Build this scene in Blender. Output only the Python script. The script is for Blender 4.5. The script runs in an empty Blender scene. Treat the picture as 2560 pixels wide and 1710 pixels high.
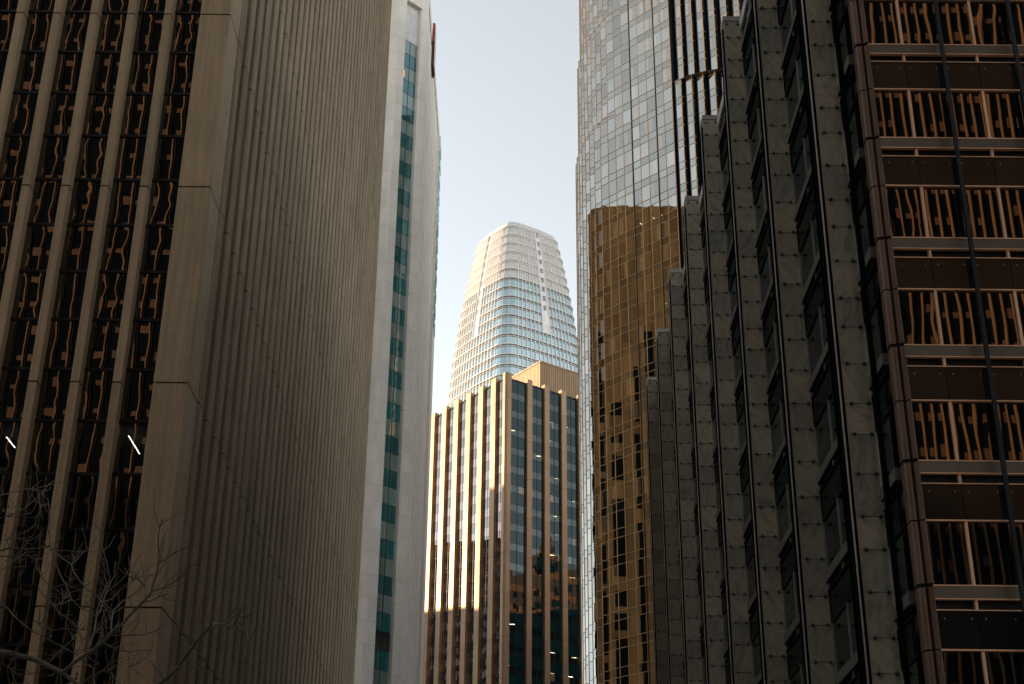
import bpy, math, random
from mathutils import Vector, Matrix
random.seed(7)
R = math.radians
S = bpy.context.scene
col = S.collection

# ------------------------------------------------------------------ camera
GZ = 1.7                                     # eye height above the street
PITCH, ROLL = R(25.99), R(-0.571)
cd = bpy.data.cameras.new('camera'); cam = bpy.data.objects.new('camera', cd); col.objects.link(cam)
cd.sensor_width = 36.0; cd.lens = 3672.0 / 2560 * 36.0
cd.clip_start = 0.1; cd.clip_end = 6000
_r = Vector((1, 0, 0)); _f = Vector((0, math.cos(PITCH), math.sin(PITCH))); _d = Vector((0, math.sin(PITCH), -math.cos(PITCH)))
_X = _r * math.cos(ROLL) + _d * math.sin(ROLL); _Y = -_r * math.sin(ROLL) + _d * math.cos(ROLL)
cam.matrix_world = Matrix(((_X.x, -_Y.x, -_f.x, 0), (_X.y, -_Y.y, -_f.y, 0), (_X.z, -_Y.z, -_f.z, GZ), (0, 0, 0, 1)))
S.camera = cam

# ------------------------------------------------------------------ sky and sun
SUN_AZ, SUN_EL = R(-58), R(13)               # low morning sun, ahead and to the left
w = bpy.data.worlds.new('World'); S.world = w; w.use_nodes = True
nt = w.node_tree; nt.nodes.clear()
sky = nt.nodes.new('ShaderNodeTexSky'); sky.sky_type = 'NISHITA'; sky.sun_disc = False
sky.sun_elevation = SUN_EL; sky.sun_rotation = SUN_AZ
sky.air_density = 1.0; sky.dust_density = 0.12; sky.ozone_density = 1.0; sky.altitude = 10
hs = nt.nodes.new('ShaderNodeHueSaturation'); hs.inputs['Saturation'].default_value = 0.19
bg = nt.nodes.new('ShaderNodeBackground'); bg.inputs['Strength'].default_value = 0.15
wo = nt.nodes.new('ShaderNodeOutputWorld')
nt.links.new(sky.outputs[0], hs.inputs['Color']); tn = nt.nodes.new('ShaderNodeMix'); tn.data_type = 'RGBA'; tn.blend_type = 'MULTIPLY'; tn.inputs[0].default_value = 1.0; tn.inputs[7].default_value = (0.94, 0.965, 0.965, 1)
nt.links.new(hs.outputs[0], tn.inputs[6]); nt.links.new(tn.outputs[2], bg.inputs[0]); nt.links.new(bg.outputs[0], wo.inputs[0])
sd = bpy.data.lights.new('sun', 'SUN'); so = bpy.data.objects.new('sun', sd); col.objects.link(so)
sd.energy = 4.5; sd.angle = R(0.5); sd.color = (1.0, 0.70, 0.44)
sv = Vector((math.sin(SUN_AZ) * math.cos(SUN_EL), math.cos(SUN_AZ) * math.cos(SUN_EL), math.sin(SUN_EL)))
so.rotation_euler = sv.to_track_quat('Z', 'Y').to_euler()
S.view_settings.view_transform = 'Standard'; S.view_settings.look = 'None'
S.view_settings.exposure = 1.15; S.view_settings.gamma = 1.0
try: S.view_settings.use_curve_mapping = False
except Exception: pass
S.cycles.use_denoising = True
S.cycles.max_bounces = 10; S.cycles.glossy_bounces = 6; S.cycles.diffuse_bounces = 4; S.cycles.transparent_max_bounces = 12
S.cycles.sample_clamp_indirect = 6.0

# ------------------------------------------------------------------ helpers
class MB:
    """collects quads and polygons and links them as ONE mesh object"""
    def __init__(s): s.v = []; s.f = []; s.uv = []; s.smooth = False
    def poly(s, pts, uv=None):
        b = len(s.v); s.v += [tuple(p) for p in pts]; n = len(pts); s.f.append(tuple(range(b, b + n)))
        if uv is None: uv = [(0, 0), (1, 0), (1, 1), (0, 1)] if n == 4 else [(0, 0)] * n
        s.uv += uv
    def box(s, x0, x1, y0, y1, z0, z1):
        s.fbox((0, 0, 0), (1, 0, 0), (0, 1, 0), x0, x1, y0, y1, z0, z1)
    def fbox(s, o, a, b, a0, a1, b0, b1, z0, z1):
        """box in a frame: origin o, horizontal axes a and b"""
        def P(i, j, k): return (o[0] + a[0] * i + b[0] * j, o[1] + a[1] * i + b[1] * j, o[2] + k)
        c = [P(a0, b0, z0), P(a1, b0, z0), P(a1, b1, z0), P(a0, b1, z0), P(a0, b0, z1), P(a1, b0, z1), P(a1, b1, z1), P(a0, b1, z1)]
        fl = (a[0] * b[1] - a[1] * b[0]) < 0
        for q in ((3, 2, 1, 0), (4, 5, 6, 7), (0, 1, 5, 4), (1, 2, 6, 5), (2, 3, 7, 6), (3, 0, 4, 7)):
            if fl: q = q[::-1]
            s.poly([c[i] for i in q])
    def prism(s, pts, z0, z1, cap=True):
        """closed plan outline (counter-clockwise) from z0 to z1"""
        n = len(pts)
        for i in range(n):
            p, q = pts[i], pts[(i + 1) % n]
            s.poly([(p[0], p[1], z0), (q[0], q[1], z0), (q[0], q[1], z1), (p[0], p[1], z1)])
        if cap:
            s.poly([(p[0], p[1], z1) for p in pts]); s.poly([(p[0], p[1], z0) for p in reversed(pts)])
    def tube(s, pts, rad, n=6):
        pts = [Vector(p) for p in pts]; rings = []
        for i, p in enumerate(pts):
            t = (pts[min(i + 1, len(pts) - 1)] - pts[max(i - 1, 0)]).normalized()
            a = t.cross(Vector((0, 0, 1)));
            if a.length < 1e-3: a = t.cross(Vector((1, 0, 0)))
            a.normalize(); b = t.cross(a)
            rings.append([p + (a * math.cos(k * 2 * math.pi / n) + b * math.sin(k * 2 * math.pi / n)) * rad[i] for k in range(n)])
        for i in range(len(pts) - 1):
            for k in range(n):
                s.poly([rings[i][k], rings[i + 1][k], rings[i + 1][(k + 1) % n], rings[i][(k + 1) % n]])
        s.poly(rings[0][::-1]); s.poly(rings[-1])
    def ball(s, c, r, n=8, m=6, sq=1.0):
        c = Vector(c)
        def P(i, j):
            th = math.pi * i / m; ph = 2 * math.pi * j / n
            return c + Vector((math.sin(th) * math.cos(ph), math.sin(th) * math.sin(ph), math.cos(th) * sq)) * r
        for i in range(m):
            for j in range(n): s.poly([P(i, j), P(i + 1, j), P(i + 1, j + 1), P(i, j + 1)])
    def mesh(s, name, mat):
        me = bpy.data.meshes.new(name); me.from_pydata(s.v, [], s.f)
        ul = me.uv_layers.new(name='UVMap')
        flat = [c for uv in s.uv for c in uv]; ul.data.foreach_set('uv', flat)
        me.materials.append(mat)
        if s.smooth:
            for p in me.polygons: p.use_smooth = True
        me.update(); return me
    def build(s, name, mat, parent=None, kind=None, label=None):
        return put(name, s.mesh(name, mat), parent, (0, 0, GZ), kind, label)

def root_of(o):
    l = Vector(o.location)
    while o.parent: o = o.parent; l = l + Vector(o.location)
    return l
def put(name, me, parent=None, at=(0, 0, 0), kind=None, label=None):
    """link mesh data as an object whose origin sits at a world point"""
    o = bpy.data.objects.new(name, me); col.objects.link(o)
    o.location = at
    if parent:
        o.parent = parent; o.location = Vector(at) - root_of(parent)
    if kind: o['kind'] = kind
    if label: o['label'] = label
    return o
def thing(name, label, cat, loc=(0, 0, 0), group=None):
    o = bpy.data.objects.new(name, None); col.objects.link(o); o.location = loc; o.empty_display_size = 1
    o['label'] = label; o['category'] = cat
    if group: o['group'] = group
    return o
def tag(o, label, cat, group=None):
    o['label'] = label; o['category'] = cat
    if group: o['group'] = group
    return o
def struct(o): o['kind'] = 'structure'; return o

# pixel of the 2560 x 1710 photograph -> point at a chosen depth (used only to measure real positions)
def at(px, py, yd):
    d = _f + _X * ((px - 1280) / 3672.0) + _Y * ((py - 855) / 3672.0)
    return d * (yd / d.y)

# ------------------------------------------------------------------ materials
def newmat(name):
    m = bpy.data.materials.new(name); m.use_nodes = True; n = m.node_tree; n.nodes.clear()
    out = n.nodes.new('ShaderNodeOutputMaterial'); return m, n, out
def N(n, t, **kw):
    x = n.nodes.new(t)
    for k, v in kw.items():
        if k in x.inputs: x.inputs[k].default_value = v
        else: setattr(x, k, v)
    return x
def rnd(n):
    """one random number per pane, panel or block"""
    g = N(n, 'ShaderNodeNewGeometry'); oi = N(n, 'ShaderNodeObjectInfo'); a = N(n, 'ShaderNodeMath', operation='ADD'); fr = N(n, 'ShaderNodeMath', operation='FRACT')
    n.links.new(g.outputs['Random Per Island'], a.inputs[0]); n.links.new(oi.outputs['Random'], a.inputs[1]); n.links.new(a.outputs[0], fr.inputs[0])
    return fr.outputs[0]
def math_(n, op, a, b=None, c=None):
    x = N(n, 'ShaderNodeMath', operation=op)
    for i, q in enumerate((a, b, c)):
        if q is None: continue
        if isinstance(q, (int, float)): x.inputs[i].default_value = q
        else: n.links.new(q, x.inputs[i])
    return x.outputs[0]
def ramp(n, fac, stops):
    r = N(n, 'ShaderNodeValToRGB'); e = r.color_ramp.elements
    while len(e) < len(stops): e.new(0.5)
    for i, (p, c) in enumerate(stops): e[i].position = p; e[i].color = (*c, 1)
    n.links.new(fac, r.inputs[0]); return r.outputs[0]
def mixc(n, fac, a, b, mode='MIX'):
    x = N(n, 'ShaderNodeMix', data_type='RGBA', blend_type=mode)
    for k, q in ((0, fac), (6, a), (7, b)):
        if isinstance(q, (int, float)): x.inputs[k].default_value = q
        elif isinstance(q, tuple): x.inputs[k].default_value = (*q, 1)
        else: n.links.new(q, x.inputs[k])
    return x.outputs[2]

def stone(name, c1, c2, scale=1.0, rough=0.85, streak=0.25, speck=0.3, spread=0.15, bump=0.02, zs=0.15, spec=0.3):
    m, n, out = newmat(name)
    p = N(n, 'ShaderNodeBsdfPrincipled', Roughness=rough); p.inputs['Specular IOR Level'].default_value = spec
    tc = N(n, 'ShaderNodeTexCoord')
    n1 = N(n, 'ShaderNodeTexNoise', Scale=0.35 * scale, Detail=6.0, Roughness=0.6); n.links.new(tc.outputs['Object'], n1.inputs['Vector'])
    mp = N(n, 'ShaderNodeMapping'); mp.inputs['Scale'].default_value = (3 * scale, 3 * scale, zs * scale); n.links.new(tc.outputs['Object'], mp.inputs['Vector'])
    n2 = N(n, 'ShaderNodeTexNoise', Scale=1.0, Detail=5.0, Roughness=0.65); n.links.new(mp.outputs[0], n2.inputs['Vector'])
    n3 = N(n, 'ShaderNodeTexNoise', Scale=9.0 * scale, Detail=3.0, Roughness=0.7); n.links.new(tc.outputs['Object'], n3.inputs['Vector'])
    base = ramp(n, n1.outputs[0], [(0.3, c1), (0.7, c2)])
    st = ramp(n, n2.outputs[0], [(0.35, (1 - streak,) * 3), (0.6, (1, 1, 1))])
    sp = ramp(n, n3.outputs[0], [(0.3, (1 - speck,) * 3), (0.5, (1, 1, 1))])
    c = mixc(n, 1.0, base, st, 'MULTIPLY'); c = mixc(n, 1.0, c, sp, 'MULTIPLY')
    r = ramp(n, rnd(n), [(0, (1 - spread,) * 3), (1, (1 + spread * 0.4,) * 3)])
    c = mixc(n, 1.0, c, r, 'MULTIPLY')
    n.links.new(c, p.inputs['Base Color'])
    b = N(n, 'ShaderNodeBump', Strength=0.5, Distance=bump); n.links.new(n3.outputs[0], b.inputs['Height']); n.links.new(b.outputs[0], p.inputs['Normal'])
    n.links.new(p.outputs[0], out.inputs[0]); return m

def marble(name):
    m, n, out = newmat(name)
    p = N(n, 'ShaderNodeBsdfPrincipled', Roughness=0.55)
    tc = N(n, 'ShaderNodeTexCoord'); rr = rnd(n)
    cb = N(n, 'ShaderNodeCombineXYZ'); n.links.new(math_(n, 'MULTIPLY', rr, 91.0), cb.inputs[0]); n.links.new(math_(n, 'MULTIPLY', rr, 37.0), cb.inputs[1]); n.links.new(math_(n, 'MULTIPLY', rr, 57.0), cb.inputs[2])
    av = N(n, 'ShaderNodeVectorMath', operation='ADD'); n.links.new(tc.outputs['Object'], av.inputs[0]); n.links.new(cb.outputs[0], av.inputs[1])
    vr = N(n, 'ShaderNodeVectorRotate', rotation_type='Y_AXIS'); n.links.new(av.outputs[0], vr.inputs['Vector']); n.links.new(math_(n, 'MULTIPLY', math_(n, 'SUBTRACT', rr, 0.35), 1.8), vr.inputs['Angle'])
    mp = N(n, 'ShaderNodeMapping'); mp.inputs['Scale'].default_value = (2.6, 1.0, 0.8); n.links.new(vr.outputs[0], mp.inputs['Vector'])
    n1 = N(n, 'ShaderNodeTexNoise', Scale=1.1, Detail=9.0, Roughness=0.62, Distortion=1.6); n.links.new(mp.outputs[0], n1.inputs['Vector'])
    n2 = N(n, 'ShaderNodeTexNoise', Scale=9.0, Detail=5.0, Roughness=0.7); n.links.new(vr.outputs[0], n2.inputs['Vector'])
    n3 = N(n, 'ShaderNodeTexNoise', Scale=0.6, Detail=2.0); n.links.new(av.outputs[0], n3.inputs['Vector'])
    veins = ramp(n, n1.outputs[0], [(0.33, (0.27, 0.26, 0.21)), (0.46, (0.43, 0.39, 0.30)), (0.62, (0.51, 0.455, 0.345))])
    spots = ramp(n, n2.outputs[0], [(0.30, (0.45, 0.45, 0.46)), (0.42, (1, 1, 1))])
    msk = ramp(n, n3.outputs[0], [(0.45, (0, 0, 0)), (0.65, (1, 1, 1))])
    c = mixc(n, 1.0, veins, mixc(n, msk, (1, 1, 1), spots), 'MULTIPLY')
    c = mixc(n, 1.0, c, ramp(n, rr, [(0, (0.72, 0.74, 0.74)), (0.5, (0.95, 0.93, 0.9)), (1, (1.12, 1.06, 1.0))]), 'MULTIPLY')
    n.links.new(c, p.inputs['Base Color']); n.links.new(p.outputs[0], out.inputs[0]); return m

def metal(name, c, metallic=0.7, rough=0.4, var=0.2, spec=0.5, scale=0.5, zs=0.3):
    m, n, out = newmat(name)
    p = N(n, 'ShaderNodeBsdfPrincipled', Roughness=rough, Metallic=metallic)
    tc = N(n, 'ShaderNodeTexCoord'); mp = N(n, 'ShaderNodeMapping'); mp.inputs['Scale'].default_value = (1, 1, zs); n.links.new(tc.outputs['Object'], mp.inputs['Vector'])
    n1 = N(n, 'ShaderNodeTexNoise', Scale=scale, Detail=5.0, Roughness=0.6); n.links.new(mp.outputs[0], n1.inputs['Vector'])
    cc = ramp(n, n1.outputs[0], [(0.3, tuple(x * (1 - var) for x in c)), (0.7, tuple(min(1, x * (1 + var * 0.5)) for x in c))])
    cc = mixc(n, 1.0, cc, ramp(n, rnd(n), [(0, (0.88,) * 3), (1, (1.05,) * 3)]), 'MULTIPLY')
    n.links.new(cc, p.inputs['Base Color'])
    n.links.new(math_(n, 'MULTIPLY_ADD', n1.outputs[0], 0.25, rough - 0.12), p.inputs['Roughness'])
    n.links.new(p.outputs[0], out.inputs[0]); return m

def plain(name, c, rough=0.6, spec=0.3):
    m, n, out = newmat(name)
    p = N(n, 'ShaderNodeBsdfPrincipled', Roughness=rough); p.inputs['Specular IOR Level'].default_value = spec
    tc = N(n, 'ShaderNodeTexCoord'); n1 = N(n, 'ShaderNodeTexNoise', Scale=1.3, Detail=4.0); n.links.new(tc.outputs['Object'], n1.inputs['Vector'])
    n.links.new(ramp(n, n1.outputs[0], [(0.3, tuple(x * 0.8 for x in c)), (0.7, tuple(min(1, x * 1.1) for x in c))]), p.inputs['Base Color'])
    n.links.new(p.outputs[0], out.inputs[0]); return m

def lamp(name, c, s):
    m, n, out = newmat(name); e = N(n, 'ShaderNodeEmission', Strength=s); e.inputs[0].default_value = (*c, 1)
    n.links.new(e.outputs[0], out.inputs[0]); return m

def glass(name, refl, tint, body, transp=0.0, ttint=(0.25, 0.4, 0.42), amp=0.006, scale=0.5, blind=0.0, blindcol=(0.3, 0.28, 0.25), rough=0.0, var=0.15, zs=1.0, tilt=0.0, rvar=0.15):
    """coated pane: mirror layer with the slight waviness of real plate glass over a dark or see-through body"""
    m, n, out = newmat(name)
    rr = rnd(n); tc = N(n, 'ShaderNodeTexCoord')
    mp = N(n, 'ShaderNodeMapping'); mp.inputs['Scale'].default_value = (1, 1, zs); n.links.new(tc.outputs['Object'], mp.inputs['Vector'])
    nz = N(n, 'ShaderNodeTexNoise', noise_dimensions='4D', Scale=scale, Detail=1.5, Roughness=0.4); n.links.new(mp.outputs[0], nz.inputs['Vector'])
    n.links.new(math_(n, 'MULTIPLY', rr, 53.0), nz.inputs['W'])
    h = math_(n, 'MULTIPLY', math_(n, 'MULTIPLY', nz.outputs[0], math_(n, 'MULTIPLY_ADD', math_(n, 'FRACT', math_(n, 'MULTIPLY', rr, 5.3)), 1.5, 0.35)), amp)
    if tilt > 0:                                   # each pane is bowed and sits a hair out of true
        uv = N(n, 'ShaderNodeUVMap'); sx = N(n, 'ShaderNodeSeparateXYZ'); n.links.new(uv.outputs[0], sx.inputs[0])
        r2 = math_(n, 'FRACT', math_(n, 'MULTIPLY', rr, 17.3)); r3 = math_(n, 'FRACT', math_(n, 'MULTIPLY', rr, 41.7))
        t1 = math_(n, 'MULTIPLY', math_(n, 'MULTIPLY', math_(n, 'SUBTRACT', r2, 0.5), sx.outputs[0]), tilt)
        t2 = math_(n, 'MULTIPLY', math_(n, 'MULTIPLY', math_(n, 'SUBTRACT', r3, 0.5), sx.outputs[1]), tilt)
        h = math_(n, 'ADD', h, math_(n, 'ADD', t1, t2))
    b = N(n, 'ShaderNodeBump', Strength=1.0, Distance=1.0); n.links.new(h, b.inputs['Height'])
    gl = N(n, 'ShaderNodeBsdfGlossy', Roughness=rough); gl.inputs['Color'].default_value = (*tint, 1); n.links.new(b.outputs[0], gl.inputs['Normal'])
    df = N(n, 'ShaderNodeBsdfDiffuse')
    vb = ramp(n, math_(n, 'FRACT', math_(n, 'MULTIPLY', rr, 7.7)), [(0, tuple(x * (1 - var) for x in body)), (1, tuple(x * (1 + var) for x in body))])
    inner = df.outputs[0]
    if blind > 0:
        uv = N(n, 'ShaderNodeUVMap'); sx = N(n, 'ShaderNodeSeparateXYZ'); n.links.new(uv.outputs[0], sx.inputs[0])
        has = math_(n, 'LESS_THAN', math_(n, 'FRACT', math_(n, 'MULTIPLY', rr, 13.1)), blind)
        edge = math_(n, 'FRACT', math_(n, 'MULTIPLY', rr, 29.3))
        msk = math_(n, 'MULTIPLY', has, math_(n, 'LESS_THAN', math_(n, 'ABSOLUTE', math_(n, 'SUBTRACT', sx.outputs[0], edge)), 0.28))
        wv = N(n, 'ShaderNodeTexWave', Scale=9.0, Distortion=1.0); n.links.new(uv.outputs[0], wv.inputs['Vector'])
        bc = mixc(n, 1.0, (blindcol[0], blindcol[1], blindcol[2]), ramp(n, wv.outputs[0], [(0, (0.75,) * 3), (1, (1,) * 3)]), 'MULTIPLY')
        cc = mixc(n, msk, vb, bc); n.links.new(cc, df.inputs['Color'])
    else:
        msk = None; n.links.new(vb, df.inputs['Color'])
    if transp > 0:
        tr = N(n, 'ShaderNodeBsdfTransparent'); tr.inputs[0].default_value = (*ttint, 1)
        mx = N(n, 'ShaderNodeMixShader'); n.links.new(df.outputs[0], mx.inputs[1]); n.links.new(tr.outputs[0], mx.inputs[2])
        if msk is not None: n.links.new(math_(n, 'MULTIPLY', math_(n, 'SUBTRACT', 1.0, msk), transp), mx.inputs[0])
        else: mx.inputs[0].default_value = transp
        inner = mx.outputs[0]
    fr = N(n, 'ShaderNodeFresnel', IOR=1.5); n.links.new(b.outputs[0], fr.inputs['Normal'])
    fac = math_(n, 'ADD', math_(n, 'MULTIPLY', fr.outputs[0], 1 - refl), refl)
    fac = math_(n, 'MULTIPLY', fac, math_(n, 'MULTIPLY_ADD', math_(n, 'FRACT', math_(n, 'MULTIPLY', rr, 3.7)), rvar, 1.0 - rvar * 0.7))
    mx = N(n, 'ShaderNodeMixShader'); n.links.new(fac, mx.inputs[0]); n.links.new(inner, mx.inputs[1]); n.links.new(gl.outputs[0], mx.inputs[2])
    n.links.new(mx.outputs[0], out.inputs[0]); return m

M = {}
M['concrete'] = stone('tan_concrete', (0.48, 0.365, 0.225), (0.56, 0.43, 0.275), 1.0, 0.9, 0.22, 0.35, 0.12, 0.03)
M['joint'] = plain('dark_joint', (0.02, 0.02, 0.02), 0.9)
M['white_stone'] = stone('pale_stone', (0.74, 0.69, 0.62), (0.82, 0.77, 0.70), 0.7, 0.8, 0.06, 0.06, 0.08, 0.005)
M['white_panel'] = plain('white_panel', (0.66, 0.64, 0.62), 0.6)
M['marble'] = marble('grey_marble')
M['granite'] = stone('brown_granite', (0.27, 0.143, 0.060), (0.33, 0.178, 0.077), 0.8, 0.7, 0.15, 0.2, 0.15, 0.01)
M['granite_dark'] = stone('dark_granite', (0.13, 0.07, 0.035), (0.16, 0.086, 0.044), 0.8, 0.7, 0.15, 0.2, 0.15, 0.01)
M['matt_black'] = plain('matt_black', (0.006, 0.008, 0.009), 0.9, 0.0)
M['side_band'] = stone('sill_granite_shaded', (0.11, 0.105, 0.088), (0.15, 0.14, 0.118), 2.0, 0.8, 0.0, 0.4, 0.08, 0.01)  # same sill granite, with shade mixed into the colour for the side wall
M['dark_strip'] = plain('grey_shadow_line', (0.10, 0.11, 0.11), 0.7)  # grey standing for the shade under the far tower's ledges
M['ribbed'] = metal('ribbed_gold_metal', (0.36, 0.24, 0.135), 0.55, 0.5, 0.2, scale=0.3)
M['wing_stone'] = stone('warm_tinted_stone', (0.52, 0.27, 0.105), (0.62, 0.335, 0.14), 0.8, 0.85, 0.3, 0.2, 0.3, 0.01)  # orange warmth put in for the wing's mirrored image
M['rib_concrete'] = stone('darker_rib_concrete', (0.33, 0.255, 0.165), (0.41, 0.32, 0.21), 1.0, 0.95, 0.3, 0.4, 0.16, 0.04)  # rougher and darker than the pier concrete, over the whole wall
M['brick'] = stone('orange_brick', (0.34, 0.17, 0.085), (0.42, 0.22, 0.11), 0.8, 0.85, 0.1, 0.2, 0.1, 0.01)
M['band'] = stone('sill_granite', (0.135, 0.112, 0.082), (0.175, 0.145, 0.105), 2.0, 0.7, 0.0, 0.45, 0.08, 0.01)
M['copper'] = metal('copper_cladding', (0.16, 0.092, 0.06), 0.3, 0.5, 0.35, scale=0.9)
M['bronze'] = metal('bronze_trim', (0.86, 0.52, 0.31), 0.15, 0.45, 0.1)
M['gold'] = metal('champagne_metal', (0.38, 0.245, 0.145), 0.65, 0.48, 0.22, scale=0.25, zs=0.5)
M['sunlit_frame'] = metal('sunlit_orange_frame', (0.94, 0.52, 0.22), 0.0, 0.5, 0.08)  # warm sunlight put into the frame colour
M['dark_metal'] = plain('black_metal', (0.012, 0.017, 0.02), 0.45)
M['steel'] = metal('steel_strip', (0.55, 0.52, 0.47), 0.7, 0.4, 0.15)
M['stud'] = metal('stud_metal', (0.10, 0.10, 0.095), 0.8, 0.4, 0.2)
M['asphalt'] = stone('asphalt', (0.045, 0.045, 0.047), (0.06, 0.06, 0.06), 1.0, 0.95, 0.0, 0.3, 0.0, 0.01)
M['paving'] = stone('paving', (0.25, 0.24, 0.22), (0.31, 0.30, 0.28), 1.5, 0.9, 0.0, 0.2, 0.1, 0.01)
M['paint'] = plain('road_paint', (0.72, 0.72, 0.70), 0.7)
M['interior'] = plain('dark_interior', (0.03, 0.03, 0.032), 0.9)
M['ceiling'] = plain('office_ceiling', (0.20, 0.13, 0.08), 0.9)
M['bark'] = stone('bark', (0.08, 0.068, 0.052), (0.20, 0.17, 0.13), 4.0, 0.95, 0.3, 0.3, 0.1, 0.02, 1.0)
M['white_metal'] = metal('white_metal', (0.86, 0.82, 0.78), 0.15, 0.5, 0.04)
M['crown_mesh'] = plain('perforated_crown', (0.64, 0.62, 0.58), 0.7)
M['red'] = plain('red_sign', (0.30, 0.04, 0.035), 0.45)
M['maroon'] = plain('maroon_sign', (0.08, 0.012, 0.015), 0.5)
M['lamp'] = lamp('ceiling_lamp', (1.0, 0.72, 0.45), 6.0)
M['glow'] = lamp('warm_lit_room', (1.0, 0.50, 0.22), 0.55)
M['lamp_mid'] = lamp('ceiling_lamp_mid', (1.0, 0.68, 0.42), 2.2)
M['lamp_dim'] = lamp('ceiling_lamp_dim', (1.0, 0.62, 0.36), 0.9)
M['tube'] = lamp('fluorescent_tube', (1.0, 0.86, 0.68), 9.0)
M['g_left'] = glass('dark_office_glass', 0.11, (1, 0.97, 0.93), (0.004, 0.008, 0.010), 0.35, (0.3, 0.36, 0.36), 0.0042, 0.42, tilt=0.008)
M['g_right'] = glass('bronze_office_glass', 0.11, (1, 0.93, 0.86), (0.004, 0.006, 0.008), 0.30, (0.5, 0.42, 0.34), 0.0048, 0.5, tilt=0.014, zs=0.6)
M['g_spandrel'] = glass('smoked_spandrel', 0.05, (0.48, 0.50, 0.44), (0.012, 0.014, 0.015), 0.0, amp=0.003, scale=0.4, rough=0.07)
M['g_sidespan'] = glass('side_spandrel_glass', 0.04, (0.30, 0.37, 0.37), (0.006, 0.011, 0.012), 0.0, amp=0.002)
M['g_side'] = glass('side_window_glass', 0.22, (0.55, 0.66, 0.66), (0.004, 0.008, 0.010), 0.0, amp=0.002, scale=0.5)
M['g_tower'] = glass('reflective_tower_glass', 0.42, (0.97, 0.95, 0.87), (0.014, 0.022, 0.020), 0.35, (0.45, 0.45, 0.4), 0.0012, 0.8, blind=0.26, blindcol=(0.34, 0.25, 0.15), tilt=0.006, rvar=0.42)
M['g_towershort'] = glass('reflective_tower_spandrel', 0.36, (0.93, 0.96, 0.89), (0.014, 0.024, 0.022), 0.0, amp=0.0012, scale=0.8, tilt=0.006, rvar=0.25)
M['g_teal'] = glass('teal_glass', 0.10, (0.75, 1, 1), (0.010, 0.105, 0.115), 0.0, amp=0.001, var=0.25)
M['g_pale'] = glass('pale_green_glass', 0.12, (0.9, 1, 0.98), (0.15, 0.215, 0.20), 0.0, amp=0.001, var=0.3)
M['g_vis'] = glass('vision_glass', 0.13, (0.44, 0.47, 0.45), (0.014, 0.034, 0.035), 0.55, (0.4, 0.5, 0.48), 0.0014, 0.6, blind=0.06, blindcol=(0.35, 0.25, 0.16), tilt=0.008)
M['g_visl'] = glass('sunward_vision_glass', 0.13, (0.46, 0.41, 0.385), (0.02, 0.03, 0.03), 0.45, (0.4, 0.5, 0.48), 0.0014, 0.6, tilt=0.008)  # vision glass copy, sky glare on this face toned down in the tint
M['g_spanl'] = glass('sunward_spandrel_glass', 0.10, (0.28, 0.255, 0.245), (0.02, 0.03, 0.03), 0.0, amp=0.0014, scale=0.6, tilt=0.008)  # spandrel copy for the same face, glare toned down in the tint
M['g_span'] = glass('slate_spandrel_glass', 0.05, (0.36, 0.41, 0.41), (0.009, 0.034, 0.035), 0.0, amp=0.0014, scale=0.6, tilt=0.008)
M['g_block'] = glass('block_glass', 0.08, (1, 1, 1), (0.01, 0.012, 0.013), 0.0, amp=0.001)
M['g_blue'] = glass('blue_glass', 0.55, (0.80, 0.95, 0.98), (0.12, 0.22, 0.23), 0.0, amp=0.001, var=0.3, blind=0.25, blindcol=(0.4, 0.42, 0.4))

# ------------------------------------------------------------------ ground
b = MB(); b.box(-3000, 3000, -3000, 3000, -GZ - 1.0, -GZ - 0.15); struct(b.build('ground', M['asphalt']))
b = MB(); b.box(-9.0, 7.2, -150, 700, -GZ - 0.15, -GZ - 0.146); struct(b.build('road', M['asphalt']))
for x0, x1, nm in ((-18.8, -9.0, 'pavement'), (7.2, 10.8, 'pavement')):
    b = MB(); b.box(x0, x1, -58, 430, -GZ - 0.15, -GZ); struct(b.build(nm, M['paving']))
b = MB()
for i in range(60): b.box(-1.0, -0.85, -50 + i * 8, -47 + i * 8, -GZ - 0.146, -GZ - 0.142)
struct(b.build('road_marking', M['paint']))

# ------------------------------------------------------------------ left tower: tan concrete piers and fluted side wall
LY, LX, LH = 78.0, -18.84, 145.6
left = thing('concrete_tower', 'tan concrete office tower with slim front piers and a long ribbed side wall', 'office tower', (-50, 130, 0))
PIT, NP = 2.45, 24
def pier_x(i): return -23.25 - PIT * i
JZ = [61.94 - 13.38 * k for k in range(-7, 5)]
def split_levels(z0, z1, levels, gap):
    ls = sorted([z for z in levels if z0 < z < z1]); out = []; a = z0
    for z in ls: out.append((a, z - gap / 2)); a = z + gap / 2
    out.append((a, z1)); return out
segs = split_levels(-GZ, LH, JZ, 0.11)
pm = MB()
for a, c in segs: pm.box(0, 0.50, 0, 1.05, a, c)
pmesh = pm.mesh('pier', M['concrete'])
for i in range(NP): put('pier', pmesh, left, (pier_x(i), LY, GZ))
b = MB()
for a, c in segs:
    b.prism([(-20.85, LY), (LX - 0.06, LY), (LX, LY + 0.06), (LX, LY + 2.9), (-20.85, LY + 2.9)], a, c)
b.build('corner_pier', M['concrete'], left)
b = MB(); b.box(-89, -20.9, LY + 1.3, LY + 1.34, -GZ, LH)
LROW = 3.29; LZ0 = 59.36
rows = [LZ0 - LROW * k for k in range(-26, 19)]
rows = [z for z in rows if -GZ + 1 < z < LH]
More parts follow.
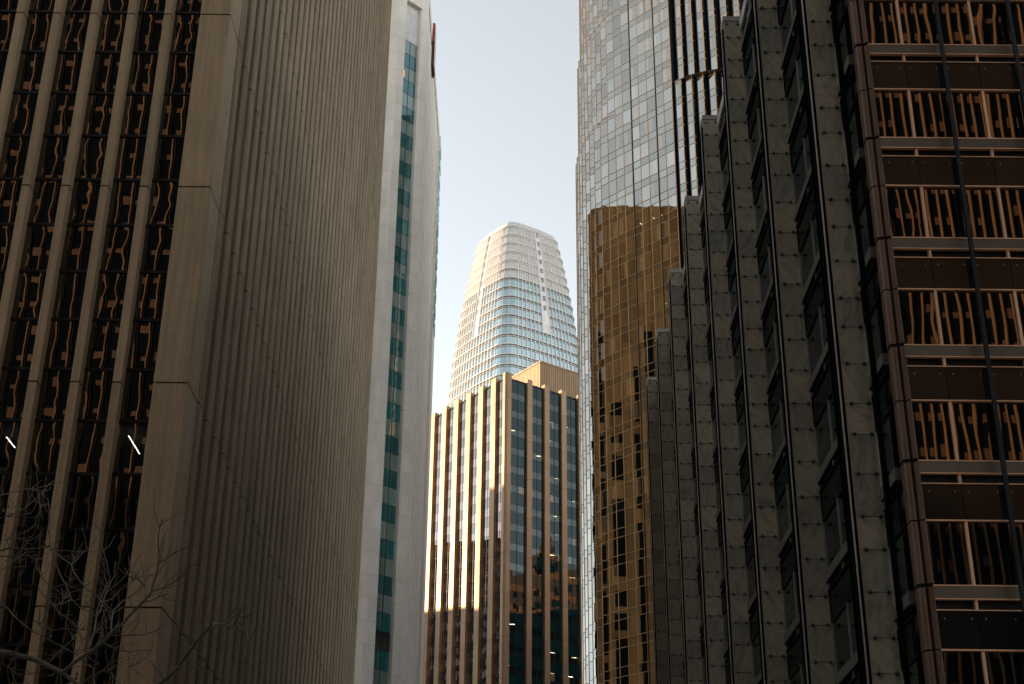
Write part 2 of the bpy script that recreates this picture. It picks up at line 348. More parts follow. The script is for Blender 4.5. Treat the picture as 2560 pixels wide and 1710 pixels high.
# windows: one pane per bay and storey
gx0, gx1 = 0.50, PIT
wm = MB(); wm.poly([(0.50, 0, 0.10), (PIT, 0, 0.10), (PIT, 0, LROW - 0.10), (0.50, 0, LROW - 0.10)]); wmesh = wm.mesh('window', M['g_left'])
b0 = MB(); wm2 = MB(); wm2.poly([(0, 0, 0.10), (1.90, 0, 0.10), (1.90, 0, LROW - 0.10), (0, 0, LROW - 0.10)]); wmesh2 = wm2.mesh('window', M['g_left'])
rest = MB(); nwin = 0
for z in rows:
    for i in range(NP):
        x = pier_x(i)
        vis = (18 < z < 66) and i < 6
        if vis and nwin < 96:
            if i < 0: put('window', wmesh2, left, (x, LY + 0.8, z + GZ))
            else: put('window', wmesh, left, (x - PIT + 0.0, LY + 0.8, z + GZ)) if False else put('window', wmesh, left, (x, LY + 0.8, z + GZ))
            nwin += 1
        else:
            a0, a1 = (0, 1.9) if i < 0 else (0.5, PIT)
            rest.poly([(x + a0, LY + 0.8, z + 0.1), (x + a1, LY + 0.8, z + 0.1), (x + a1, LY + 0.8, z + LROW - 0.1), (x + a0, LY + 0.8, z + LROW - 0.1)])
rest.build('window', M['g_left'], left, 'stuff')
b = MB()
for z in rows: b.box(-85, -20.86, LY + 0.72, LY + 0.9, z - 0.09, z + 0.09)
b.build('floor_bar', M['dark_metal'], left)
b = MB()
for z in rows: b.box(-85, -21, LY + 0.95, LY + 14, z - 0.25, z + 0.0)
b.build('floor_slab', M['interior'], left)
b = MB(); b.box(-85, -20.0, LY + 14, LY + 15, -GZ, LH - 0.5); b.build('core_wall', M['interior'], left)
def tube_light(parent, x0, y0, x1, y1, z, r=0.035):
    q = MB(); q.tube([(x0, y0, z), (x1, y1, z)], [r, r], 6); return q.build('ceiling_light', M['tube'], parent)
tube_light(left, -22.22, 79.2, -22.22, 82.0, 32.3); tube_light(left, -29.43, 79.6, -29.43, 81.2, 32.3)
tube_light(left, -27.6, 79.4, -27.6, 79.55, 29.9, 0.05)
# ribbed side wall
rsegs = split_levels(-GZ, LH, JZ, 0.075)
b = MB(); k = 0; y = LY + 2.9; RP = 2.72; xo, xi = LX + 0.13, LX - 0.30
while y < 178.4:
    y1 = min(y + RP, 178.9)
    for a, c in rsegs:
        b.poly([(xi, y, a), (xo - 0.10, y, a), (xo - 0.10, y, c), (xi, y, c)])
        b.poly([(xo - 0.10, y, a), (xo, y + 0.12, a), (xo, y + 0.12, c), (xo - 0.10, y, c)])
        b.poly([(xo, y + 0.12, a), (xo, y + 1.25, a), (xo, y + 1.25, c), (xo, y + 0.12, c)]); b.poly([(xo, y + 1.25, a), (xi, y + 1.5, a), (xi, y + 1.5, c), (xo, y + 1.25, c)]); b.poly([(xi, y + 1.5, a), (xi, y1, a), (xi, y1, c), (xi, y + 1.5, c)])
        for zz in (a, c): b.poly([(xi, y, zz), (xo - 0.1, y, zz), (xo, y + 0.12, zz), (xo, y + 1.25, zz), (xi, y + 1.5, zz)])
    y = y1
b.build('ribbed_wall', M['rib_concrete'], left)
b = MB(); b.box(-85, LX - 0.26, LY + 15, 178.8, -GZ, LH - 0.3)
b.box(-20.9, LX - 0.26, LY + 2.95, LY + 15, -GZ, LH - 0.3); b.build('wall', M['joint'], left)
b = MB(); b.box(-85, LX + 0.1, LY + 0.4, 178.9, LH, LH + 1.0); b.build('roof', M['concrete'], left)
# unseen wing added to be mirrored in the glass tower: stone piers, dark glass
b = MB(); g = MB(); y = 179.7
wr = random.Random(3)
while y < 201.0:
    pw_, gw = wr.uniform(0.9, 2.4), wr.uniform(0.7, 2.2); zt = wr.choice((104.0, 111.0, 118.0, 118.0))
    for a, c in split_levels(-GZ, 144.2, JZ, 0.06):
        b.prism([(-24, y), (-22.3, y), (-22.0, y + 0.2), (-22.0, y + pw_ - 0.2), (-22.3, y + pw_), (-24, y + pw_)], a, c)
    g.box(-24, -22.6, y + pw_, y + pw_ + gw, -GZ, zt); b.box(-24, -22.35, y + pw_ + 0.002, y + pw_ + gw - 0.002, zt, 144.2)
    z_ = 6.0
    while z_ < zt - 3:
        if wr.random() < 0.45: b.box(-22.62, -22.5, y + pw_ + 0.002, y + pw_ + gw - 0.002, z_, z_ + wr.choice((1.2, 2.4, 3.5)))
        z_ += 4.0
    y += pw_ + gw
b.build('mirrored_wing', M['wing_stone'], left); g.build('mirrored_window', M['matt_black'], left)

# ------------------------------------------------------------------ white tower behind it
K = 1.16
whitet = thing('stone_tower', 'pale stone tower with a chamfered corner holding a checkered strip of teal windows', 'office tower', (-30 * K, 215 * K, 0))
A = Vector((-17.69 * K, 190 * K, 0)); uc = (0.7071, 0.7071); nc = (0.7071, -0.7071)     # nc points out of the chamfer
WT = 160.0 * K
def wp(u, n): return (A.x + uc[0] * u + nc[0] * n, A.y + uc[1] * u + nc[1] * n)
WJ = [3.15 * K * i + 1.0 for i in range(60)]
def blocks(pts, z0, z1, levels, gap=0.04):
    q = MB()
    for a, c in split_levels(z0, z1, levels, gap): q.prism(pts, a, c)
    return q
# the two chamfer piers
q = blocks([wp(-2.5, -1.2), wp(-2.3, 0.2), wp(-1.9, 0.55), wp(-0.25, 0.55), wp(0, 0.3), wp(0.05, -1.2)], -GZ, 153.9 * K, WJ); q.build('corner_pier', M['white_stone'], whitet)
q = blocks([wp(3.45, -1.2), wp(3.5, 0.3), wp(3.75, 0.5), wp(5.2, 0.5), wp(5.55, 0.2), wp(5.6, -1.2)], -GZ, 153.9 * K, WJ); q.build('corner_pier', M['white_stone'], whitet)
q = MB(); q.prism([wp(-2.5, -1.2), wp(-2.3, 0.2), wp(-1.9, 0.55), wp(1.5, 0.55), wp(1.5, -1.2)], 153.93 * K, WT); q.prism([wp(1.53, -1.2), wp(1.53, 0.55), wp(5.2, 0.5), wp(5.55, 0.2), wp(5.6, -1.2)], 153.93 * K, WT); q.build('parapet', M['white_stone'], whitet)
q = MB(); q.poly([(*wp(0.05, -0.35), 146.65 * K), (*wp(3.45, -0.35), 146.65 * K), (*wp(3.45, -0.35), 153.9 * K), (*wp(0.05, -0.35), 153.9 * K)]); q.build('blank_panel', M['white_panel'], whitet)
RW = 2.53 * K
for k in range(58):
    z1 = 146.65 * K - RW * k; z0 = z1 - RW
    if z0 < 2: break
    mat = M['g_teal'] if k % 2 else M['g_pale']
    louvre = (k == 38)
    for side in (0, 1):
        u0, u1 = (0.05, 1.72) if side == 0 else (1.78, 3.45)
        q = MB()
        if louvre:
            for j in range(16):
                zz = z0 + RW * j / 16; q.fbox((A.x, A.y, 0), uc, nc, u0, u1, -0.42, -0.32, zz, zz + RW / 16 * 0.55)
            q.build('louvre', M['dark_metal'], whitet)
        else:
            q.poly([(*wp(u0, -0.35), z0 + 0.03), (*wp(u1, -0.35), z0 + 0.03), (*wp(u1, -0.35), z1 - 0.03), (*wp(u0, -0.35), z1 - 0.03)])
            q.build('window', mat, whitet)
q = MB(); q.fbox((A.x, A.y, 0), uc, nc, 1.70, 1.80, -0.40, -0.31, -GZ, 146.65 * K)
for k in range(59):
    z1 = 146.65 * K - RW * k
    if z1 < 2: break
    q.fbox((A.x, A.y, 0), uc, nc, 0.05, 3.45, -0.40, -0.325, z1 - 0.035, z1 + 0.035)
q.build('window_frame', M['dark_metal'], whitet)
for (u0, u1, kk, f0, f1) in ((0.10, 0.75, 2, 0.35, 0.85), (0.2, 0.5, 11, 0.1, 0.25)):
    z1 = 146.65 * K - RW * kk; q = MB(); q.poly([(*wp(u0, -0.345), z1 - RW * f1), (*wp(u1, -0.345), z1 - RW * f1), (*wp(u1, -0.345), z1 - RW * f0), (*wp(u0, -0.345), z1 - RW * f0)]); q.build('lit_window', M['glow'], whitet)
# camera-facing side: a dark window strip then stone
X0 = wp(-2.5, -1.2); q = MB(); yb = X0[1] + 0.2
for k in range(58):
    z1 = 146.65 * K - RW * k; z0 = z1 - RW
    if z0 < 2: break
    q.poly([(X0[0] - 1.9, yb, z0 + 0.03), (X0[0], yb, z0 + 0.03), (X0[0], yb, z1 - 0.03), (X0[0] - 1.9, yb, z1 - 0.03)])
q.build('narrow_window', M['g_left'], whitet, 'stuff')
q = MB(); q.poly([(X0[0] - 1.9, yb, 146.7 * K), (X0[0], yb, 146.7 * K), (X0[0], yb, WT), (X0[0] - 1.9, yb, WT)])
q.box(-62, X0[0] - 1.9, yb - 0.5, yb + 1.0, -GZ, WT); q.build('front_wall', M['white_stone'], whitet)
# street side: narrow stepped pleats of stone
WX = wp(5.6, 0)[0] - 0.05; ys = wp(5.6, 0)[1] + 0.1; ye = 236 * K
q = MB(); PP = 3.75 * K; y = ys; i = 0
while y < ye - 1:
    y1 = min(y + PP, ye)
    for a, c in split_levels(-GZ, 156.6 * K, [z + (i * 1.37) % 3.4 for z in [3.4 * j for j in range(55)]], 0.05):
        q.poly([(WX - 0.40, y, a), (WX, y, a), (WX, y, c), (WX - 0.40, y, c)])
        q.poly([(WX, y, a), (WX - 0.06, y1 - 0.9, a), (WX - 0.06, y1 - 0.9, c), (WX, y, c)])
        q.poly([(WX - 0.06, y1 - 0.9, a), (WX - 0.40, y1, a), (WX - 0.40, y1, c), (WX - 0.06, y1 - 0.9, c)])
    y = y1; i += 1
q.build('pleated_wall', M['white_stone'], whitet)
q = MB(); q.prism([(-62, X0[1] + 1.4), (X0[0] - 0.3, X0[1] + 1.4), wp(-2.4, -1.25), wp(5.6, -1.25), (WX - 0.42, wp(5.6, -1.25)[1] + 0.3), (WX - 0.42, ye), (-62, ye)], -GZ, WT - 0.02); q.build('wall', M['white_stone'], whitet)
q = MB(); q.box(WX - 0.42, WX + 0.02, ys, ye + 0.1, 157.4 * K, WT); q.build('cornice', M['white_stone'], whitet)
q = MB(); q.box(WX - 0.42, WX + 0.5, ye - 7, ye, -GZ, 154.5 * K); q.build('end_bay', M['white_stone'], whitet)
for k in range(12):
    q = MB(); q.box(WX + 0.48, WX + 0.62, ye - 6.5, ye - 0.5, (153 - 3.4 * k) * K, (155.2 - 3.4 * k) * K); q.build('bay_window', M['g_teal'], whitet)
# red sign
sg = thing('roof_sign', 'red and maroon sign box fixed high on the pale stone tower', 'sign', (WX, 206 * K, 150 * K + GZ))
q = MB(); q.box(WX + 0.05, WX + 0.55, 205.0 * K, 208.6 * K, 157.6 * K, 161.4 * K); q.build('upper_panel', M['red'], sg)
q = MB(); q.box(WX + 0.05, WX + 0.53, 205.0 * K, 208.6 * K, 152.4 * K, 157.55 * K); q.build('lower_panel', M['maroon'], sg)
q = MB(); q.box(WX + 0.552, WX + 0.62, 205.2 * K, 208.4 * K, 152.6 * K, 161.2 * K); q.build('face_panel', M['white_panel'], sg)

# ------------------------------------------------------------------ gold-columned block in the middle
CB = Vector((-1.2, 300, 0)); a_ = R(-35.9)
ul = (math.sin(a_), math.cos(a_)); ur = (math.cos(a_), -math.sin(a_))     # along the left and the right face
gold = thing('column_office_block', 'office block with champagne metal columns and dark glass in the middle of the street view', 'office block', (-2, 330, 0))
CT = 137.8; ST = 4.40
Z0C = [136.98 - ST * k for k in range(32)]
def cp(l, r): return (CB.x + ul[0] * l + ur[0] * r, CB.y + ul[1] * l + ur[1] * r)
CBr = (-ur[0], -ur[1]); CJ = [131.96 - 8.92 * k for k in range(15)]
def cfr(l, r): p = cp(l, r); return (p[0], p[1], 0)
# columns
q = MB()
for a, c in split_levels(-GZ, CT + 0.5, CJ, 0.05): q.prism([cp(-0.75, 1.0), cp(-0.95, 0.8), cp(-0.95, 0.65 - 0.9), cp(-0.6, -0.75), cp(0.25, -0.75), cp(0.25, 1.0)][::1], a, c)
q.build('corner_column', M['gold'], gold)
def colmesh(wd):
    q = MB()
    for a, c in split_levels(-GZ, CT + 0.5, CJ, 0.05): q.fbox((0, 0, 0), (1, 0), (0, 1), 0, wd, -0.55, 0.5, a, c)
    return q
lcol = [4.95 - 1.75 + 5.0 * i for i in range(8)]
rcol = [4.23 + 1.3 + 4.85 * i for i in range(6)]
for l0 in lcol:
    q = MB()
    for a, c in split_levels(-GZ, CT + 0.5, CJ, 0.05): q.fbox(cfr(l0, 0), ul, CBr, 0, 1.78, -0.6, 0.62, a, c)
    q.build('column', M['gold'], gold)
for r0 in rcol:
    q = MB()
    for a, c in split_levels(-GZ, CT + 0.5, CJ, 0.05): q.fbox(cfr(0, r0), ur, (-ul[0], -ul[1]), 0, 1.38, -0.6, 0.62, a, c)
    q.build('column', M['gold'], gold)
# panes
vis_n = 0; restv = MB(); rests = MB(); restvl = MB(); restsl = MB(); lbays = [(0.25, lcol[0])] + [(lcol[i] + 1.78, lcol[i + 1]) for i in range(7)]
rbays = [(1.0, rcol[0])] + [(rcol[i] + 1.38, rcol[i + 1]) for i in range(5)]
fr_ = MB()
def pane(mb, dirv, off, e0, e1, z0, z1):
    p = (off[0] + dirv[0] * e0, off[1] + dirv[1] * e0); r = (off[0] + dirv[0] * e1, off[1] + dirv[1] * e1)
    mb.poly([(*p, z0), (*r, z0), (*r, z1), (*p, z1)])
for side, bays in ((0, lbays), (1, rbays)):
    dv = ul if side == 0 else ur; nv = CBr if side == 0 else (-ul[0], -ul[1])
    for bi, (e0, e1) in enumerate(bays):
        em = (e0 + e1) / 2
        for k, zt in enumerate(Z0C + [Z0C[0] + ST]):
            zt_ = min(zt, CT)
            sp = (2.35 if side == 0 else 2.75)
            za, zb = zt_, zt - sp            # spandrel from zt down, then vision
            if side == 0: za = min(CT, zt); zb = zt - 1.9 - 0.45
            if zb < za:
                for (p0, p1) in ((e0, em - 0.03), (em + 0.03, e1)): pane(rests if side else restsl, dv, (CB.x, CB.y), p0, p1, zb + 0.03, za - 0.03)
            zv0, zv1 = zt - ST, zb
            if zv0 < -GZ or zt > CT: continue
            if side == 1 and bi < 4 and k < 24 and vis_n < 96:
                w_ = MB()
                for (p0, p1) in ((e0, em - 0.03), (em + 0.03, e1)): pane(w_, dv, (CB.x, CB.y), p0, p1, zv0 + 0.03, zv1 - 0.03)
                w_.build('window', M['g_vis'], gold); vis_n += 1
            else:
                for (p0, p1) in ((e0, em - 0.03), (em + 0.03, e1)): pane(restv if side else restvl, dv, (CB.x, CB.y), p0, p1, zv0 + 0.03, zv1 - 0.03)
        fr_.fbox((CB.x, CB.y, 0), dv, nv, em - 0.05, em + 0.05, -0.1, 0.06, -GZ, CT)
        for zt in Z0C:
            if zt - ST < -GZ: continue
            fr_.fbox((CB.x, CB.y, 0), dv, nv, e0, e1, -0.1, 0.03, zt - 0.03, zt + 0.03)
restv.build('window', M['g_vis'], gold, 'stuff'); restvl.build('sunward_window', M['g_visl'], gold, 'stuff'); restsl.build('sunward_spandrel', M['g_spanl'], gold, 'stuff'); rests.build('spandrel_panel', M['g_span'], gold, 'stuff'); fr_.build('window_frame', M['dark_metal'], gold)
# dark louvred openings in the far left bay
for k in range(1, 7):
    zt = Z0C[0] - ST * k - 2.3; q = MB(); q.fbox((CB.x, CB.y, 0), ul, CBr, lbays[6][0], lbays[6][1], 0.0, 0.05, zt - 2.0, zt); q.build('louvre', M['dark_metal'], gold)
# interior
q = MB()
for zt in Z0C: q.prism([cp(0.6, 0.6), cp(0.6, 30), cp(38, 30), cp(38, 0.6)][::-1], zt - 2.45, zt - 0.2)
q.build('floor_slab', M['interior'], gold)
q = MB(); q.prism([cp(7, 7), cp(7, 28), cp(36, 28), cp(36, 7)][::-1], -GZ, CT - 1); q.build('core_wall', M['interior'], gold)
q = MB(); q.prism([cp(0.3, 0.3), cp(0.3, 30), cp(41, 30), cp(41, 0.3)][::-1], CT - 0.8, CT - 0.1); q.build('roof', M['dark_metal'], gold)
q = MB(); q.prism([cp(40.8, 0.2), cp(40.8, 30.5), cp(41.2, 30.5), cp(41.2, 0.2)][::-1], -GZ, CT - 0.1); q.prism([cp(0.2, 29.6), cp(0.2, 30.2), cp(41, 30.2), cp(41, 29.6)][::-1], -GZ, CT - 0.1); q.build('rear_wall', M['concrete'], gold)
rng = random.Random(5)
nl = 0
for k, zt in enumerate(Z0C[:26]):
    for side, bays in ((1, rbays[:4]), (0, lbays[:7])):
        for bi, (e0, e1) in enumerate(bays):
            pr = (0.30 if k < 14 else 0.62) if side else (0.12 if k < 12 else 0.38)
            if rng.random() > pr or nl >= 98: continue
            e = e0 + (e1 - e0) * rng.choice((0.2, 0.3, 0.62, 0.75)); dp = rng.choice((0.9, 1.4, 2.2)); ln = rng.choice((0.7, 1.0, 1.25))
            c0 = cp(dp, e) if side else cp(e, dp)
            q = MB(); q.fbox((c0[0], c0[1], 0), (0.97, 0.24), (-0.24, 0.97), 0, ln, 0, 0.22, zt - 2.54, zt - 2.49); q.build('ceiling_light', M[rng.choice(('lamp', 'lamp_mid', 'lamp_mid', 'lamp_dim'))], gold); nl += 1
# ribbed metal penthouse
q = MB(); pr0 = cp(9.0, 16.5); base = (pr0[0], pr0[1], 0)
for i in range(40): q.fbox(base, ur, ul, i * 0.55, i * 0.55 + 0.42, -0.12, 0.1, CT, 149.2)
for i in range(24): q.fbox(base, ul, ur, 0.1 + i * 0.55, 0.1 + i * 0.55 + 0.42, -0.12, 0.1, CT, 149.2)
q.fbox(base, ur, ul, 0, 22, 0, 13, CT, 149.0); q.build('penthouse', M['ribbed'], gold)
q = MB(); q.fbox(base, ur, ul, -0.25, 22, -0.25, 13.2, 149.2, 149.55); q.build('penthouse_coping', M['gold'], gold)

# ------------------------------------------------------------------ far rounded tower
far = thing('rounded_skyscraper', 'tall tapering white and blue glass skyscraper with rounded corners and a lattice crown', 'skyscraper', (1.7, 522, 0))
SC = (1.7, 523.0)
prof = [(-2, 53), (120, 53), (200, 53), (230, 52), (246, 49.6), (255.6, 47.3), (269, 43.7), (278, 40.6), (291.7, 35.5), (297.5, 32.6), (302, 30.6)]
def swidth(z):
    for (z0, w0), (z1, w1) in zip(prof, prof[1:]):
        if z <= z1: return w0 + (w1 - w0) * (z - z0) / (z1 - z0)
    return prof[-1][1]
def outline(n_side=14, n_c=7):
    """rounded square of unit silhouette width, slightly bowed faces; list of (x, y, nx, ny, face, t)"""
    h, r = 15.0, 6.6; out = []
    for s in range(4):
        ang = -math.pi / 2 * s
        loc = []
        for i in range(n_side):
            t = (i + 0.0) / n_side * 2 - 1; bow = 0.9 * (1 - t * t)
            loc.append((-t * h * -1, -(h + r + bow), 0.06 * t, -1.0, 'f', i))
        for i in range(n_c):
            th = math.pi / 2 * i / n_c
            loc.append((h + r * math.sin(th), -(h + r * math.cos(th)), math.sin(th), -math.cos(th), 'c', i))
        for (x, y, nx, ny, f, i) in loc:
            c, q_ = math.cos(-ang), math.sin(-ang)
            out.append((x * c - y * q_, x * q_ + y * c, nx * c - ny * q_, nx * q_ + ny * c, f, i, s))
    return out
OUT = outline()
rot = R(35.9); cr, sr = math.cos(rot), math.sin(rot)
OUT = [(x * cr - y * sr, x * sr + y * cr, nx * cr - ny * sr, nx * sr + ny * cr, f, i, s) for (x, y, nx, ny, f, i, s) in OUT]
W0 = max(o[0] for o in OUT) - min(o[0] for o in OUT)
def ring(z, off=0.0):
    k = swidth(z) / W0
    return [(SC[0] + x * k + nx * off, SC[1] + y * k + ny * off, z) for (x, y, nx, ny, f, i, s) in OUT]
SP = 4.36; ZS = [298.8 - SP * k for k in range(68)]; ZS = [z for z in ZS if z > 2]
n_o = len(OUT)
NOTCH = (7, 8)
def is_notch(j, z): o = OUT[j]; return o[4] == 'f' and o[5] in (6, 7) and z > 253
q = MB(); q2 = MB(); q3 = [MB() for _ in range(4)]
for zi, z in enumerate(ZS):
    z0, z1 = z - SP, z
    A0, A1 = ring(z0), ring(z1)
    for j in range(n_o):
        k = (j + 1) % n_o
        tgt = q2 if zi < 6 else q
        if is_notch(j, z): tgt = q3[OUT[j][6]]
        tgt.poly([A0[j], A0[k], A1[k], A1[j]])
q.build('glazing', M['g_blue'], far); q2.build('crown_screen', M['crown_mesh'], far); [x.build('notch_panel', M['white_metal'], far) for x in q3]
def band(mb, z, h, o0, o1, seg=None):
    B0, B1 = ring(z, o1), ring(z + h, o1); I0, I1 = ring(z, o0), ring(z + h, o0)
    for j in range(n_o):
        k = (j + 1) % n_o
        if is_notch(j, z): continue
        if seg is not None and (OUT[j][6] if OUT[j][4] == 'c' or OUT[j][5] > 7 else (OUT[j][6] - 1) % 4) != seg: continue
        mb.poly([B0[j], B0[k], B1[k], B1[j]]); mb.poly([I0[k], I0[j], B0[j], B0[k]][::-1]); mb.poly([B1[j], B1[k], I1[k], I1[j]])
for zi, z in enumerate(ZS[:40]):
    for sg_ in (range(4) if z > 253 else (None,)):
        q = MB()
        band(q, z - 0.25, 0.28, 0, 0.50, sg_); band(q, z - 1.05, 0.12, 0, 0.35, sg_)
        q.build('floor_band', M['white_metal'], far)
q = MB()  # grey rings painted in as shadow lines below the floor ledges
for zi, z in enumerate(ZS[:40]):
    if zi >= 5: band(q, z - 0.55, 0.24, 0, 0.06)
q.build('shadow_line', M['dark_strip'], far)
q = MB()
for j in range(n_o):
    o = OUT[j]
    if o[4] == 'c' and o[5] in (1, 3, 5) : continue
    for zi in range(0, 40):
        z1 = ZS[zi] + 0.1; z0 = z1 - SP
        if is_notch(j, ZS[zi]) and o[5] == 7: continue
        t = (-o[3], o[2]); wd = 0.11 if o[4] == 'f' else 0.06
        dep = 0.40 if o[4] == 'f' else 0.2
        ka, kb = swidth(z0) / W0, swidth(z1) / W0
        def P(k, s_, d_, z): return (SC[0] + o[0] * k + t[0] * s_ + o[2] * d_, SC[1] + o[1] * k + t[1] * s_ + o[3] * d_, z)
        for (s0, d0, s1, d1) in ((-wd, dep, wd, dep), (-wd, -0.1, -wd, dep), (wd, dep, wd, -0.1)):
            q.poly([P(ka, s0, d0, z0), P(ka, s1, d1, z0), P(kb, s1, d1, z1), P(kb, s0, d0, z1)])
q.build('fin', M['white_metal'], far, 'stuff')
q = MB()     # lighter secondary posts of the crown
for j in range(n_o):
    o = OUT[j]; k2 = (j + 1) % n_o; o2 = OUT[k2]
    if o[4] != 'f': continue
    for f_ in (0.5,):
        x = o[0] + (o2[0] - o[0]) * f_; y_ = o[1] + (o2[1] - o[1]) * f_; t = (-o[3], o[2])
        for zi in range(6):
            z1 = ZS[zi]; z0 = z1 - SP
            if is_notch(j, z1): continue
            ka, kb = swidth(z0) / W0, swidth(z1) / W0
            def P(k, s_, d_, z): return (SC[0] + x * k + t[0] * s_ + o[2] * d_, SC[1] + y_ * k + t[1] * s_ + o[3] * d_, z)
            for (s0, d0, s1, d1) in ((-0.1, 0.3, 0.1, 0.3), (-0.1, -0.1, -0.1, 0.3), (0.1, 0.3, 0.1, -0.1)):
                q.poly([P(ka, s0, d0, z0), P(ka, s1, d1, z0), P(kb, s1, d1, z1), P(kb, s0, d0, z1)])
q.build('crown_post', M['white_metal'], far, 'stuff')
q = MB(); A0, A1 = ring(298.8, 0.2), ring(301.2, -0.3); A2, A3 = ring(301.2, -0.6), ring(298.8, -0.6)
for j in range(n_o):
    k = (j + 1) % n_o; q.poly([A0[j], A0[k], A1[k], A1[j]]); q.poly([A1[j], A1[k], A2[k], A2[j]]); q.poly([A2[j], A2[k], A3[k], A3[j]])
q.build('rim', M['crown_mesh'], far)
q = MB(); q.poly(ring(298.4)); q.build('roof', M['crown_mesh'], far)
q = MB()     # louvre grilles in the notches
for zi in range(9):
    for s in range(4):
        js = [j for j in range(n_o) if OUT[j][4] == 'f' and OUT[j][5] in (6, 7) and OUT[j][6] == s]; j0 = js[0]; j1 = (js[-1] + 1) % n_o
        for dz in (0.5, 1.3, 2.1):
            z = ZS[zi] - dz
            k = swidth(z) / W0; o, o1 = OUT[j0], OUT[j1]
            p = [SC[0] + (o[0] * .7 + o1[0] * .3) * k, SC[1] + (o[1] * .7 + o1[1] * .3) * k]; r_ = [SC[0] + (o[0] * .3 + o1[0] * .7) * k, SC[1] + (o[1] * .3 + o1[1] * .7) * k]
            e = (o[2] * 0.35, o[3] * 0.35)
            q.poly([(p[0] + e[0], p[1] + e[1], z - 0.3), (r_[0] + e[0], r_[1] + e[1], z - 0.3), (r_[0] + e[0], r_[1] + e[1], z), (p[0] + e[0], p[1] + e[1], z)])
q.build('notch_louvre', M['joint'], far)

# ------------------------------------------------------------------ stepped glass tower with frames coloured as if sunlit
TK = 1.06
tw = thing('stepped_glass_tower', 'curved glass tower of stepped panes in thin frames tinted with warm sunlight', 'skyscraper', (40 * TK, 204 * TK, 0))
TU = (0.70711, -0.70711); TN = (-0.70711, -0.70711)
P0 = (17.51, 185.0); u0c, RC, VF = 2.6, 27.1, 26.4
TC = (P0[0] + TU[0] * u0c - TN[0] * VF, P0[1] + TU[1] * u0c - TN[1] * VF)
def tp(u, v): return ((TC[0] + TU[0] * (u - u0c) + TN[0] * v) * TK, (TC[1] + TU[1] * (u - u0c) + TN[1] * v) * TK)
Z1, Z2, ZTOP = 149.9, 130.4, 166.0
tiers = [(-GZ, Z2, 0.7), (Z2, Z1, 0.0), (Z1, ZTOP, -0.7)]
def vlev(u, off): return min(VF, math.sqrt(max(RC * RC - (u - u0c) ** 2, 0)) + off)
mull = MB(); tall = MB(); short = MB(); tall_parts = []; dark = MB(); cap = MB()
PW = 1.595
def storeys(z0, z1):
    out = []; k = -14
    while True:
        zt = 142.29 - 3.73 * k; k += 1
        out.append((zt - 1.23, zt, 's')); out.append((zt - 3.73, zt - 1.23, 't'))
        if zt - 3.73 < z0: break
    r = []
    for a, c, t in out:
        a2, c2 = max(a, z0), min(c, z1)
        if c2 - a2 > 0.25: r.append((a2, c2, t))
    return r
ntall = 0
def facet(ua, ub, v, z0, z1, split=None, darkm=False, indiv=False):
    global ntall
    for a, c, t in storeys(z0, z1):
        a_, c_ = a * TK, c * TK
        p, r = tp(ua, v), tp(ub, v)
        pts = [(*p, a_), (*r, a_), (*r, c_), (*p, c_)]
        if t == 't' and indiv and ntall < 98 and 92 < a < 146:
            w_ = MB(); w_.poly(pts); w_.build('window', M['g_tower'], tw); ntall += 1
        else: (tall if t == 't' else short).poly(pts)
        mull.fbox((0, 0, 0), (1, 0), (0, 1), 0, 0, 0, 0, 0, 0) if False else None
        c0 = tp(ua, v)
        mull.fbox((c0[0], c0[1], 0), TU, TN, 0, (ub - ua) * TK, -0.05, 0.05, c_ - 0.036, c_ + 0.036)
def vbar(u, v, z0, z1, wd=0.036, dp=0.06, mb=None):
    c0 = tp(u, v); (mb or mull).fbox((c0[0], c0[1], 0), TU, TN, -wd, wd, -0.06, dp, z0 * TK, z1 * TK)
